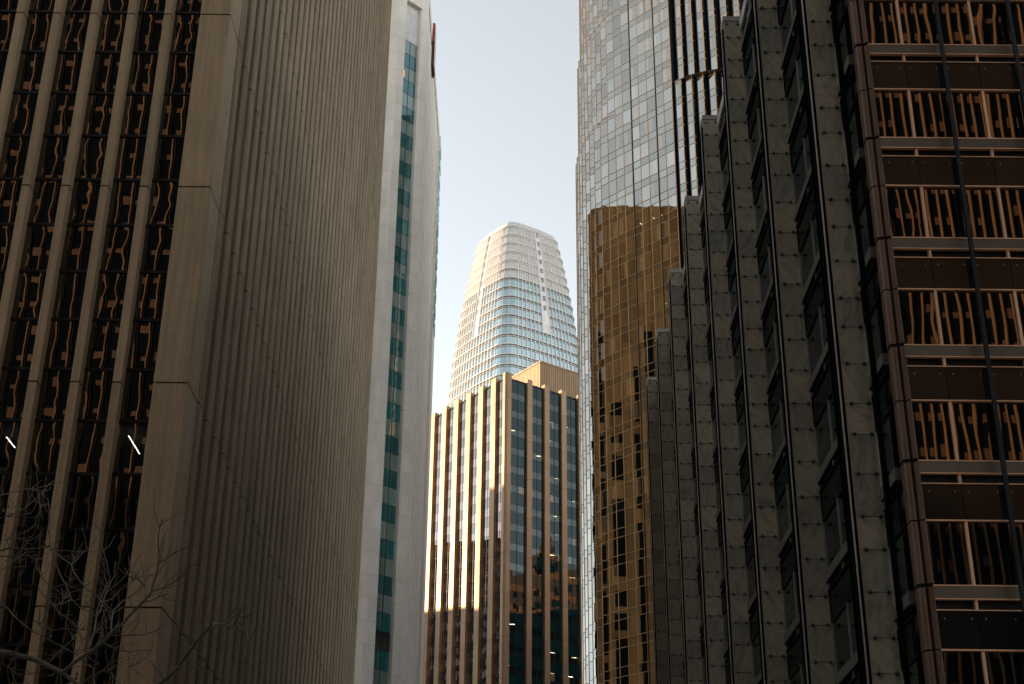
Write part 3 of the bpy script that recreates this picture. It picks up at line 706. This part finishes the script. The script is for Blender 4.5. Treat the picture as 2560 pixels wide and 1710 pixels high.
for (z0, z1, off) in tiers:
    # flat face
    ul_ = u0c - 5.57
    if off == 0.7:
        for i in range(7):
            ua = ul_ + PW * i
            facet(ua, ua + PW, VF, -GZ, ZTOP, indiv=True)
            vbar(ua, VF, -GZ, ZTOP)
        vbar(ul_ + PW * 7, VF, -GZ, ZTOP)
    # dark service joints
    for i in (2, 5): vbar(ul_ + PW * i + 0.14, VF, z0, z1, 0.05, 0.09, dark)
    # left steps
    prev = VF; u = ul_
    for i in range(13):
        un = u - 1.56; vm = vlev((u + un) / 2 - 0.3, off)
        if (u0c - un) > RC * 0.93: break
        vm = min(prev - 0.05, vm)
        facet(un, u, vm, z0, z1)
        vbar(un, vm, z0, z1)
        a, c = tp(u, vm), tp(u, prev)
        for s0, s1, t in storeys(z0, z1): (tall if t == 't' else short).poly([(*a, s0 * TK), (*c, s0 * TK), (*c, s1 * TK), (*a, s1 * TK)])
        prev = vm; u = un
    # right sawtooth
    u = ul_ + PW * 7; prev = VF; ub = u
    for i in range(11):
        ua, ub2 = u + 0.55, u + 0.55 + 1.08; vm = min(VF, vlev((ua + ub2) / 2, 0.0)) - (0.75 if z0 >= Z2 else 0.0)
        if ub2 - u0c > RC * 0.95: break
        # dark recess, then the pane and its flank
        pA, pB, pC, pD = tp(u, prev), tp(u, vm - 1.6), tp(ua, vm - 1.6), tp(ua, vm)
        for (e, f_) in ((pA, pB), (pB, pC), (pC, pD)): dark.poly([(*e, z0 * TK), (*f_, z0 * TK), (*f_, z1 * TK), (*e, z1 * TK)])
        facet(ua, ub2, vm, z0, z1); vbar(ua, vm, z0, z1, 0.06, 0.05, dark); vbar(ub2, vm, z0, z1, 0.045, 0.05)
        e, f_ = tp(ub2, vm), tp(ub2, vm - 0.42)
        for s0, s1, t in storeys(z0, z1):
            (tall if t == 't' else short).poly([(*e, s0 * TK), (*f_, s0 * TK), (*f_, s1 * TK), (*e, s1 * TK)])
            mull.fbox((e[0], e[1], 0), TU, TN, -0.02, 0.04, -0.44, 0, s1 * TK - 0.04, s1 * TK + 0.04)
        if z1 < ZTOP:
            cap.fbox((*tp(ua, vm), 0), TU, TN, 0, 1.08 * TK, -0.9, 0.06, z1 * TK + 0.002, z1 * TK + 0.12)
        prev = vm - 0.42; u = ub2
# terraces where the lower tiers end
def slab(z, off):
    pts = [tp(u0c - RC * .9 + RC * 1.8 * i / 40, vlev(u0c - RC * .9 + RC * 1.8 * i / 40, off) - 0.05) for i in range(41)]
    q = MB(); q.poly([(*p, z * TK) for p in pts]); return q
slab(Z2 - 0.05, 0.7).build('terrace', M['steel'], tw); slab(Z1 - 0.05, 0.0).build('terrace', M['steel'], tw); slab(ZTOP, -0.7).build('roof', M['steel'], tw)
tall.build('window', M['g_tower'], tw, 'stuff'); short.build('spandrel_panel', M['g_towershort'], tw, 'stuff')
mull.build('frame', M['sunlit_frame'], tw); dark.build('recess', M['dark_metal'], tw); cap.build('coping', M['bronze'], tw)
q = MB()
for k in range(-10, 40):
    zt = 142.29 - 3.73 * k
    if 3 < zt < ZTOP - 1:
        pts = [tp(u0c + (RC - 3.2) * math.sin(t_), (RC - 3.2) * math.cos(t_)) for t_ in [math.pi * 2 * i / 28 for i in range(28)]]
        q.prism(pts, (zt - 1.1) * TK, (zt - 0.25) * TK)
q.build('floor_slab', M['interior'], tw)
q = MB(); pts = [tp(u0c + 15 * math.sin(t_), 15 * math.cos(t_)) for t_ in [math.pi * 2 * i / 20 for i in range(20)]]
q.prism(pts, -GZ, ZTOP * TK - 1); q.build('core_wall', M['interior'], tw)
def onT(px, py, depth):
    d = _f + _X * ((px - 1280) / 3672.0) + _Y * ((py - 855) / 3672.0)
    n_ = Vector((TN[0], TN[1], 0)); c = Vector((*tp(u0c, VF - depth), 0))
    return d * (c.dot(n_) / d.dot(n_))
for (xa, ya, xb, yb) in ((1600, 558, 1614, 566), (1633, 544, 1646, 552), (1650, 536, 1662, 544), (1664, 758, 1680, 768), (1598, 864, 1610, 870), (1515, 1686, 1522, 1690), (1530, 1691, 1539, 1695), (1581, 1677, 1595, 1682), (1633, 1664, 1641, 1666), (1634, 1658, 1640, 1659)):
    p, r = onT(xa, ya, 2.6), onT(xb, yb, 2.6); z = (p.z + r.z) / 2
    q = MB(); q.tube([p, r], [0.07, 0.07], 6); q.build('ceiling_light', M['lamp'], tw)

# ------------------------------------------------------------------ right building: bronze front, marble piers down its side
rt = thing('marble_pier_building', 'dark bronze glass office building on the right with marble piers held by round studs', 'office building', (20, 70, 0))
RY, RXW = 42.0, 12.0; RTOP = 49.6; RS = 3.93
SILL = [28.34 + RS * k for k in range(-8, 16)]
PF = [44.5, 53.5, 62.6, 71.7, 80.7, 90.4, 99.8, 108.6]
PXL, PXR = 11.06, 11.94
studmesh = MB(); studmesh.ball((0, 0, 0), 0.07, 10, 7, 1.0); studmesh.fbox((0, 0, 0), (1, 0), (0, 1), -0.03, 0.03, 0, 0.1, -0.03, 0.03); studmesh.smooth = True
stud_me = studmesh.mesh('stud', M['stud'])
def marble_levels(z_lo, z_hi):
    out = []; k = 0
    base = 28.87
    for k in range(-9, 8):
        z = base + 3.93 * k
        for dz in (0, 1.38, 2.48 + 0.0):
            out.append(z + dz)
    return sorted(x for x in out if z_lo < x < z_hi - 0.3)
LV = marble_levels(-GZ, RTOP)
for pi, yf in enumerate(PF):
    q = MB()
    for a, c in split_levels(-GZ, RTOP, LV, 0.022): q.box(PXL, PXR, yf, yf + 0.9, a, c)
    p = q.build('pier', M['marble'], rt)
    q = MB(); q.box(PXL + 0.02, PXR - 0.02, yf + 0.03, yf + 0.87, -GZ, RTOP - 0.02)
    q.box(PXL - 0.12, PXL - 0.002, yf + 0.06, yf + 0.8, -GZ, RTOP - 0.5); q.build('pier_core', M['matt_black'], p)
    q = MB()
    z = -GZ
    while z < RTOP - 0.5:
        q.box(PXL - 0.155, PXL - 0.12, yf + 0.02, yf + 0.12, z, min(z + 3.9, RTOP - 0.5)); z += 3.93
    q.box(PXL - 0.022, PXL - 0.002, yf - 0.01, yf + 0.05, -GZ, RTOP - 0.2)
    q.build('edge_strip', M['steel'], p)
    q = MB(); q.box(PXL - 0.03, PXR + 0.03, yf - 0.05, yf + 0.92, RTOP + 0.002, RTOP + 0.30); q.build('coping', M['steel'], p)
    lv = [z for z in LV] + [RTOP - 0.22]
    if pi < 3:
        for z in lv:
            if z < 10: continue
            for sx in (0.16, 0.72): put('stud', stud_me, p, (PXL + sx, yf - 0.045, z + GZ))
    else:
        q = MB()
        for z in lv:
            for sx in (0.16, 0.72): q.ball((PXL + sx, yf - 0.045, z), 0.062, 8, 5)
        q.smooth = True; q.build('stud', M['stud'], p, 'stuff')
# side wall bays
sidewin = MB(); sidespan = MB(); sideband = MB(); sidemul = MB(); sidepole = MB(); sidelip = MB()
rest_sill = []
def side_bay(y0, y1, zmax, indiv):
    n = max(1, round((y1 - y0) / 2.57)); st = (y1 - y0) / n; sb = MB()
    for s in SILL:
        if s - 1 > zmax: continue
        top = min(s + 1.98, zmax)
        if 9 < s < 49.5 and zmax < 60:
            q = MB(); q.box(RXW - 0.12, RXW + 0.1, y0, y1, s - 0.40, s); q.build('side_sill', M['side_band'], rt)
        else: sb.box(RXW - 0.12, RXW + 0.1, y0, y1, s - 0.40, s)
        sidelip.box(RXW - 0.14, RXW - 0.02, y0, y1, s - 0.44, s - 0.405); sidelip.box(RXW - 0.10, RXW, y0, y1, s - 0.76, s - 0.72); sidelip.box(RXW - 0.07, RXW, y0, y1, s - 1.95, s - 1.90)
        for i in range(n):
            a, c = y0 + st * i, y0 + st * (i + 1)
            if top > s:
                w_ = sidewin
                if indiv and len(indiv) < 90 and 10 < s: w_ = MB()
                w_.poly([(RXW, c - 0.05, s), (RXW, a + 0.05, s), (RXW, a + 0.05, top), (RXW, c - 0.05, top)])
                if w_ is not sidewin: indiv.append(w_.build('side_window', M['g_side'], rt))
                sidemul.box(RXW - 0.07, RXW, c - 0.03, c + 0.03, s, top)
            z1 = min(s - 0.76, zmax)
            sidespan.poly([(RXW - 0.02, c - 0.01, s - 1.90), (RXW - 0.02, a + 0.01, s - 1.90), (RXW - 0.02, a + 0.01, z1), (RXW - 0.02, c - 0.01, z1)])
            sidemul.box(RXW - 0.08, RXW, c - 0.045, c + 0.045, s - 0.72, s - 0.44)
    rest_sill.append(sb)
    sidepole.box(RXW - 0.30, RXW - 0.14, y0 + 0.42 * (y1 - y0) - 0.07, y0 + 0.42 * (y1 - y0) + 0.07, -GZ, zmax)
ind = [None]
side_bay(RY + 0.55, PF[0] - 0.02, 75.0, ind)
for a, c in zip(PF, PF[1:] + [PF[-1] + 9.1]): side_bay(a + 0.95, c - 0.05, RTOP - 0.6, ind)
q = MB()
for m_ in rest_sill:
    b_ = len(q.v); q.v += m_.v; q.f += [tuple(i + b_ for i in f) for f in m_.f]; q.uv += m_.uv
q.build('side_sill', M['side_band'], rt, 'stuff')
sidewin.build('side_window', M['g_side'], rt, 'stuff'); sidespan.build('side_spandrel', M['g_sidespan'], rt, 'stuff');
sidemul.build('side_mullion', M['steel'], rt); sidepole.build('side_rail', M['matt_black'], rt); sidelip.build('side_lip', M['dark_metal'], rt)
q = MB(); q.box(RXW + 0.05, 40, PF[0] + 0.5, PF[-1] + 9.2, -GZ, RTOP - 0.6); q.build('wall', M['dark_metal'], rt)
q = MB(); q.box(RXW - 0.1, RXW + 0.6, PF[0] + 0.95, PF[-1] + 9.2, RTOP - 0.6, RTOP + 0.05); q.build('parapet', M['white_panel'], rt)
# front face
dots = MB(); FB = MB(); SPN = 0
x_l, x_r = 12.46, 30.0
muls = [13.67 + 2.57 * i for i in range(7)]
edges = [x_l] + muls
dark_strip = MB(); lips = MB(); bandf = MB(); mulm = MB()
for s in SILL:
    for i in range(len(edges) - 1):
        a, c = edges[i], edges[i + 1]
        shown = 6 < s < 36 and i < 5
        cuts = [(a, c)]
        q = MB(); q.poly([(a + 0.03, RY, s), (c - 0.03, RY, s), (c - 0.03, RY, s + 2.0), (a + 0.03, RY, s + 2.0)]); q.build('window', M['g_right'], rt) if shown else FB.poly(q.v)
        # spandrel halves meet behind the pole
        mid = [a, (a + c) / 2, c] if i > 0 else [a, c]
        for m0, m1 in zip(mid, mid[1:]):
            q = MB(); q.poly([(m0 + 0.01, RY - 0.06, s - 1.90), (m1 - 0.01, RY - 0.06, s - 1.90), (m1 - 0.01, RY - 0.06, s - 0.77), (m0 + 0.01, RY - 0.06, s - 0.77)])
            if shown: q.build('spandrel_panel', M['g_spandrel'], rt)
            else: FB.poly(q.v)
        for m0, m1 in zip(mid, mid[1:]):
            for x in (m0 + 0.22, m1 - 0.20): dots.ball((x, RY - 0.065, s - 1.0), 0.022, 6, 4)
    dark_strip.box(x_l, x_r, RY + 0.1, RY + 0.14, s - 0.75, s - 0.42)
    bandf.box(x_l, x_r, RY - 0.10, RY + 0.2, s - 0.40, s - 0.03)
    lips.box(x_l, x_r, RY - 0.12, RY + 0.02, s - 0.435, s - 0.405); lips.box(x_l, x_r, RY - 0.10, RY + 0.1, s - 0.765, s - 0.735); lips.box(x_l, x_r, RY - 0.11, RY + 0.02, s - 1.95, s - 1.905); lips.box(x_l, x_r, RY - 0.11, RY + 0.02, s - 0.028, s + 0.01)
    for x in muls:
        mulm.box(x - 0.045, x + 0.045, RY - 0.09, RY + 0.02, s + 0.012, s + 1.97); mulm.box(x - 0.04, x + 0.04, RY - 0.08, RY + 0.1, s - 0.734, s - 0.437)
FB.build('window', M['g_right'], rt, 'stuff'); dark_strip.build('shadow_slot', M['dark_metal'], rt); bandf.build('sill_band', M['band'], rt); lips.build('trim_rail', M['bronze'], rt); mulm.build('mullion', M['bronze'], rt)
dots.smooth = True; dots.build('spandrel_stud', M['steel'], rt, 'stuff')
for i in range(6):
    q = MB(); x = 14.97 + 2.57 * i; q.box(x - 0.065, x + 0.065, RY - 0.36, RY - 0.25, -GZ, 80); q.build('rail_pole', M['dark_metal'], rt)
# copper corner posts
def halfround(cx, cy, r, z0, z1, mb, n=8):
    pts = [(cx + r * math.cos(math.pi + math.pi * i / n), cy + r * 1.0 * math.sin(math.pi + math.pi * i / n)) for i in range(n + 1)]
    pts = pts + [(cx + r, cy + 0.3), (cx - r, cy + 0.3)]
    mb.prism(pts, z0, z1)
q1 = MB(); q2 = MB()
for s in SILL:
    for (a, c) in ((s - 1.90, s - 0.06), (s + 0.06, s + 1.98)):
        halfround(12.165, RY + 0.10, 0.135, a, c, q1)
        q2.prism([(12.315, RY - 0.02), (12.35, RY - 0.10), (12.445, RY - 0.12), (12.475, RY - 0.08), (12.475, RY + 0.2), (12.315, RY + 0.2)], a, c)
q1.build('corner_post', M['copper'], rt); q2.build('corner_jamb', M['copper'], rt)
q = MB(); q.box(12.06, 12.46, RY + 0.06, RY + 0.5, -GZ, 80); q.build('corner_core', M['dark_metal'], rt)
# rooms behind the front glass
q = MB()
for s in SILL: q.box(12.3, 30, RY + 0.25, RY + 9, s - 1.9, s - 0.45)
q.build('floor_slab', M['ceiling'], rt)
q = MB(); q.box(12.2, 30, RY + 9, RY + 9.5, -GZ, 80); q.box(29.9, 30.3, RY + 0.1, RY + 9, -GZ, 80); q.box(12.3, 12.5, RY + 2.0, RY + 9, RTOP, 80); q.build('core_wall', M['interior'], rt)
q = MB(); q.box(12.1, 30.2, RY, RY + 9.5, 80, 80.5); q.build('roof', M['dark_metal'], rt)

# lit room low in the front: bare ceiling with tubes and pipes
s6 = [s for s in SILL if abs(s - 12.62) < 0.3][0]; zc = s6 + RS - 1.93
for (x0, x1, yy, zz) in ((13.4, 15.6, RY + 3.4, zc - 0.12), (15.9, 17.0, RY + 3.4, zc - 0.12), (17.4, 18.6, RY + 3.4, zc - 0.12), (13.0, 16.4, RY + 6.0, zc - 0.1)):
    q = MB(); q.tube([(x0, yy, zz), (x1, yy, zz)], [0.03, 0.03], 6); q.build('ceiling_light', M['tube'], rt)
q = MB(); q.tube([(13.0, RY + 2.2, zc - 0.25), (20, RY + 2.5, zc - 0.25)], [0.07, 0.07], 8); q.tube([(14.4, RY + 0.9, zc - 0.3), (15.3, RY + 2.6, zc - 0.3), (15.5, RY + 6, zc - 0.3)], [0.05, 0.05, 0.05], 8); q.tube([(16.6, RY + 1.0, zc - 0.2), (15.6, RY + 4.6, zc - 0.2)], [0.04, 0.04], 8); q.build('pipe', M['dark_metal'], rt)

# ------------------------------------------------------------------ granite towers behind the camera (mirrored in the glass)
def granite_tower(name, label, x0, x1, y0, h, pitch, st, pw=0.12):
    g = thing(name, label, 'office tower', ((x0 + x1) / 2, y0 - 20, 0))
    p1 = MB(); p2 = MB(); x = x0; gr = random.Random(int(h))
    while x < x1:
        p1.box(x, x + pitch * pw, y0, y0 + 0.4, -GZ, h); p1.box(x + pitch * (pw + 0.11), x + pitch * (pw + 0.135), y0, y0 + 0.15, -GZ, h)
        z = 4.0
        while z < h - 3:
            if gr.random() > 0.25: p2.box(x - pitch * gr.choice((0.40, 0.40, 0.30, 0.62)), x - 0.002, y0 + 0.01, y0 + 0.1, z, z + st * gr.choice((0.24, 0.24, 0.18, 0.33)))
            z += st
        x += pitch
    p1.build('pier', M['granite'], g, 'stuff'); p2.build('spandrel_panel', M['granite_dark'], g, 'stuff')
    q = MB(); q.box(x0, x1, y0 - 40, y0, -GZ, h); q.build('wall', M['matt_black'], g)
    q = MB(); q.box(x0 - 0.3, x1 + 0.3, y0 - 40.3, y0 + 0.8, h, h + 1.5); q.build('roof', M['granite'], g)
    return g
granite_tower('granite_tower', 'broad brown granite tower behind the viewer, mirrored in the left tower windows', -170, 4, -60, 182, 2.25, 4.9, 0.085)
granite_tower('granite_tower', 'narrower brown granite tower behind the viewer, mirrored in the bronze front on the right', 12, 130, -60, 140, 1.22, 4.1, 0.13)
# unseen city blocks: some mirrored in the glass, some added only to shade
def block(name, label, x0, x1, y0, y1, h, mat, wmat='g_block', st=4.0, gables=0):
    b_ = thing(name, label, 'building', ((x0 + x1) / 2, (y0 + y1) / 2, 0))
    q = MB(); q.box(x0, x1, y0, y1, -GZ, h)
    for g in range(gables):
        gy = y0 + (y1 - y0) * (g + 0.5) / gables; hw = (y1 - y0) / gables * 0.3
        for (e, f_) in ((1.0, 3.0), (0.7, 6.0), (0.4, 9.0), (0.15, 13.0)): q.box(x0 + 0.5, x0 + 4, gy - hw * e, gy + hw * e, h - 0.1, h + f_)
    q.build('wall', M[mat], b_)
    q = MB(); z = 3.0
    while z < h - 3:
        n = int((y1 - y0) / 3.2); m_ = int((x1 - x0) / 3.2)
        for i in range(n):
            yy = y0 + (i + 0.2) * (y1 - y0) / n; q.box(x0 - 0.03, x1 + 0.03, yy, yy + 1.9, z, z + 2.1)
        for i in range(m_):
            xx = x0 + (i + 0.2) * (x1 - x0) / m_; q.box(xx, xx + 1.9, y0 - 0.03, y1 + 0.03, z, z + 2.1)
        z += st
    q.build('window', M[wmat], b_, 'stuff')
    return b_
block('column_shade_block', 'tall grey slab added far off to the left, unseen, to shade the column block', -240, -150, 398, 480, 126, 'concrete')  # added to cast shade on the lower left columns
block('dark_block', 'dark stepped office block far off to the left, outside the frame', -235, -150, 318, 396, 152, 'dark_metal')
block('brick_block', 'orange brick building with stepped gables off to the right, outside the frame', 132, 185, 225, 330, 134, 'brick', gables=6)
block('black_block', 'lower black glass block off to the right, outside the frame', 98, 122, 215, 335, 112, 'dark_metal')
block('rear_shade_slab', 'dark slab added unseen behind the marble pier building to darken the ribbed wall', 30, 75, 64, 140, 74, 'dark_metal')  # added to keep sky light off the ribbed wall
block('tower_shade_slab', 'wide grey slab added to the left, unseen, to shade the granite towers', -260, -215, -20, 125, 122, 'concrete')  # added to shade the lower granite towers
block('tree_shade_block', 'low grey block added left of the viewer, unseen, to shade the tree', -100, -62, 18, 62, 36, 'concrete')  # added to keep the sun off the tree
# ------------------------------------------------------------------ bare plane tree, lower left
tr = thing('bare_plane_tree', 'bare leafless plane tree reaching its twigs in front of the concrete tower', 'tree', (-7.5, 13.5, 0))
def zp(x, y): return (x / 2.7515, 1140 + y / 2.7515)
rt_ = random.Random(11)
twigs = MB(); allpts = []
def limb(name, pts, r0, r1, d0, d1, extra=None, n=7, tw_=6):
    P = []
    if extra: P += [Vector(e) for e in extra]
    m = len(pts)
    base = [at(*zp(*p), d0 + (d1 - d0) * i / max(1, m - 1)) for i, p in enumerate(pts)]
    # soften between traced points
    fine = []
    for i in range(m - 1):
        a, c = base[i], base[i + 1]
        for t in (0, 0.5):
            q_ = a.lerp(c, t)
            if t: q_ = q_ + Vector((rt_.uniform(-1, 1), rt_.uniform(-1, 1), rt_.uniform(-1, 1))) * (c - a).length * 0.05
            fine.append(q_)
    fine.append(base[-1]); P += fine
    k = len(P); pxm = 13.0 / 3672 / 2.7515
    rad = [(r0 + (r1 - r0) * i / (k - 1)) * pxm * d0 / 13.0 for i in range(k)]
    q = MB(); q.tube(P, rad, n); q.smooth = True
    o = q.build(name, M['bark'], tr)
    # buds and side twigs
    b_ = MB(); has = False
    for i in range(len(fine) - 1):
        a, c = fine[i], fine[i + 1]; L_ = (c - a).length
        for _ in range(max(1, int(L_ / 0.10)) if tw_ else 0):
            if rt_.random() < 0.5:
                t = rt_.random(); p = a.lerp(c, t); dirv = (c - a).normalized()
                side = Vector((rt_.uniform(-1, 1), rt_.uniform(-0.6, 0.6), rt_.uniform(-0.4, 1))).normalized()
                ln = rt_.choice((0.02, 0.025, 0.03, 0.05, 0.12, 0.2)) * (d0 / 13)
                e1 = p + (dirv * 0.5 + side * 0.8).normalized() * ln
                rr_ = min(0.004, rad[0] * 0.6)
                if ln > 0.1:
                    e2 = e1 + (dirv + side * 0.4 + Vector((0, 0, 0.3))).normalized() * ln * 0.8
                    b_.tube([p, e1, e2], [rr_, rr_ * 0.8, rr_ * 0.5], 5); b_.ball(e2, rr_ * 1.3, 5, 4)
                else: b_.tube([p, e1], [rr_, rr_ * 0.9], 5)
                has = True
    if tw_ and d0 > 10:
        for _ in range(int(3 + 2.2 * sum((fine[i + 1] - fine[i]).length for i in range(len(fine) - 1)) / 0.5)):
            i = rt_.randrange(len(fine) - 1); p = fine[i].lerp(fine[i + 1], rt_.random()); dv_ = (fine[i + 1] - fine[i]).normalized()
            q_ = (dv_ + Vector((rt_.uniform(-1, 1), rt_.uniform(-0.5, 0.5), rt_.uniform(-0.5, 1.1)))).normalized(); tp_ = [p]
            for k_ in range(rt_.randint(2, 5)):
                q_ = (q_ + Vector((rt_.uniform(-.4, .4), rt_.uniform(-.2, .2), rt_.uniform(-.25, .45)))).normalized()
                tp_.append(tp_[-1] + q_ * rt_.uniform(0.035, 0.08))
            b_.tube(tp_, [0.0042 - 0.0022 * k_ / len(tp_) for k_ in range(len(tp_))], 5); b_.ball(tp_[-1], 0.004, 5, 4); has = True
            for m_ in tp_[1:-1]: b_.ball(m_ + Vector((0.003, 0, 0.002)), 0.0042, 5, 4)
    if has: b_.build('twig', M['bark'], o, 'stuff')
    return o
trunk_p = [Vector((-7.6, 13.4, -GZ)), Vector((-7.55, 13.45, 0.5)), Vector((-7.5, 13.5, 2.6)), Vector((-7.4, 13.5, 4.6)), Vector((-7.3, 13.6, 7.2))]
q = MB(); q.tube(trunk_p, [0.24, 0.20, 0.17, 0.13, 0.06], 12); q.smooth = True; q.build('trunk', M['bark'], tr)
J1 = (-7.48, 13.5, 2.9); J2 = (-7.4, 13.5, 4.4); J3 = (-7.35, 13.55, 5.4)
limb('branch', [(0, 1350), (130, 1375), (270, 1410), (330, 1440), (430, 1490), (500, 1545), (560, 1590)], 21, 12, 13.2, 12.8, [J1], 9)
limb('branch', [(430, 1490), (500, 1430), (600, 1360), (700, 1290), (770, 1210), (850, 1150), (950, 1040), (1030, 960), (1065, 850), (1090, 740), (1088, 600), (1100, 480), (1118, 430)], 15, 3, 12.9, 12.2)
limb('branch', [(770, 1210), (765, 1150), (780, 1060), (840, 1000), (930, 950), (970, 935)], 7, 2.5, 12.7, 13.0)
limb('branch', [(1005, 1000), (1005, 900), (930, 820), (910, 750)], 5, 2.2, 12.5, 12.7)
limb('branch', [(900, 880), (940, 810), (980, 745)], 3, 2, 12.6, 12.7)
limb('branch', [(1090, 745), (1130, 715), (1205, 655)], 4, 2, 12.3, 12.2)
limb('branch', [(1040, 940), (1130, 905), (1250, 820), (1320, 735)], 5, 2.2, 12.4, 12.1)
limb('branch', [(1000, 1005), (1060, 990), (1135, 950)], 4, 2, 12.5, 12.4)
limb('branch', [(600, 1360), (650, 1200), (665, 1100), (700, 1030), (740, 920), (790, 820), (790, 730)], 8, 2.5, 12.9, 13.3)
limb('branch', [(760, 1240), (850, 1235), (1000, 1230), (1080, 1200), (1155, 1145)], 5, 2, 12.7, 12.5)
limb('branch', [(0, 650), (50, 635), (150, 640), (300, 630), (345, 620), (380, 670), (490, 745), (500, 790), (540, 850), (600, 920), (700, 1000), (775, 1060)], 8, 3, 13.6, 13.0, [J2])
limb('branch', [(490, 745), (540, 700), (600, 640), (670, 570)], 4, 2, 13.4, 13.5)
limb('branch', [(345, 620), (330, 500), (335, 450), (330, 300), (280, 250), (240, 235)], 4.5, 2, 13.5, 13.8)
limb('branch', [(350, 640), (400, 780), (450, 880), (490, 980), (560, 1050), (660, 1100)], 5, 2.5, 13.5, 13.2)
limb('branch', [(660, 1100), (685, 1000), (755, 850), (740, 760), (705, 640), (685, 540), (690, 440)], 4.5, 2, 13.0, 13.2)
limb('branch', [(0, 275), (80, 250), (170, 225), (240, 240)], 5, 2.5, 13.8, 14.0, [J3])
limb('branch', [(0, 430), (100, 392), (170, 360), (240, 305)], 4, 2, 13.9, 14.1, [J3])
limb('branch', [(0, 590), (100, 560), (200, 585), (300, 540)], 4, 2, 13.9, 14.0, [J2])
limb('branch', [(0, 690), (100, 700), (180, 680), (250, 720), (255, 800)], 5, 2.4, 13.6, 13.8, [J2])
limb('branch', [(0, 800), (60, 740), (140, 700)], 4, 2, 13.6, 13.8, [J2])
limb('branch', [(180, 690), (175, 760), (140, 810), (105, 830)], 3.5, 2, 13.7, 13.8)
limb('branch', [(270, 240), (280, 350), (240, 470), (180, 525)], 3.5, 2, 13.9, 13.8)
limb('branch', [(255, 760), (280, 830), (350, 900), (440, 955), (480, 960)], 4, 2.2, 13.6, 13.4)
limb('branch', [(40, 1030), (150, 1150), (300, 1240), (450, 1320), (580, 1400)], 5, 2.5, 13.4, 13.0, [J1])
limb('branch', [(230, 1130), (350, 1200), (500, 1190), (640, 1195)], 4, 2, 13.3, 13.0)
limb('branch', [(270, 920), (320, 980), (420, 1090), (540, 1190), (570, 1280), (580, 1350)], 4, 2.4, 13.4, 13.0)
limb('branch', [(300, 1240), (270, 1150), (270, 1060)], 3.4, 2, 13.3, 13.4)
limb('branch', [(410, 1090), (450, 950), (460, 910)], 3, 2, 13.4, 13.4)
limb('branch', [(340, 1420), (420, 1340), (500, 1260), (530, 1220)], 4, 2, 13.1, 13.2)
limb('branch', [(20, 1430), (90, 1480), (160, 1530), (220, 1580)], 4, 2.4, 13.2, 13.3, [J1])
limb('branch', [(560, 1400), (640, 1460), (650, 1570)], 5, 3, 12.9, 12.9)
limb('branch', [(640, 1340), (690, 1250), (705, 1240)], 4, 2, 12.9, 12.9)
limb('branch', [(720, 1290), (830, 1340), (880, 1340), (890, 1400), (885, 1500), (890, 1560)], 4.5, 2.2, 12.8, 12.6)
limb('branch', [(890, 1450), (930, 1440), (960, 1405)], 3, 2, 12.6, 12.6)
limb('branch', [(560, 1560), (690, 1480), (770, 1490), (775, 1570)], 4, 2.4, 12.9, 12.9)
# nearer arching shoot
o = limb('branch', [(620, 1990), (820, 1760), (1100, 1568), (1230, 1450), (1310, 1330), (1380, 1240), (1460, 1150), (1520, 1155), (1620, 1190), (1700, 1230), (1715, 1280)], 17, 3.5, 10.2, 8.6, [(-7.5, 13.4, 1.6)], 8)
limb('branch', [(1240, 1450), (1340, 1455), (1440, 1475)], 5, 2.5, 9.3, 9.1)
limb('branch', [(1310, 1330), (1285, 1300), (1280, 1275)], 4, 3, 9.2, 9.2)
limb('branch', [(1540, 1160), (1600, 1110), (1690, 1105), (1760, 1075)], 4, 2, 8.8, 8.8)
limb('branch', [(1700, 1270), (1650, 1370), (1690, 1430), (1725, 1420)], 4, 2, 8.6, 8.6)
limb('branch', [(1260, 1440), (1255, 1530), (1210, 1565)], 4, 2.5, 9.3, 9.3)
for (x, y, d) in ((55, 345, 13.8), (60, 412, 13.9), (82, 410, 13.9), (130, 370, 13.9), (318, 1072, 13.4), (315, 1102, 13.4), (530, 1500, 12.9), (525, 1530, 12.9), (345, 1240, 13.2), (22, 378, 13.9)):
    c = at(*zp(x, y), d); q = MB()
    q.ball(c, 0.016, 8, 6); q.tube([c, c + Vector((0.004, 0, 0.035))], [0.003, 0.003], 5); q.smooth = True; q.build('seed_ball', M['bark'], tr)
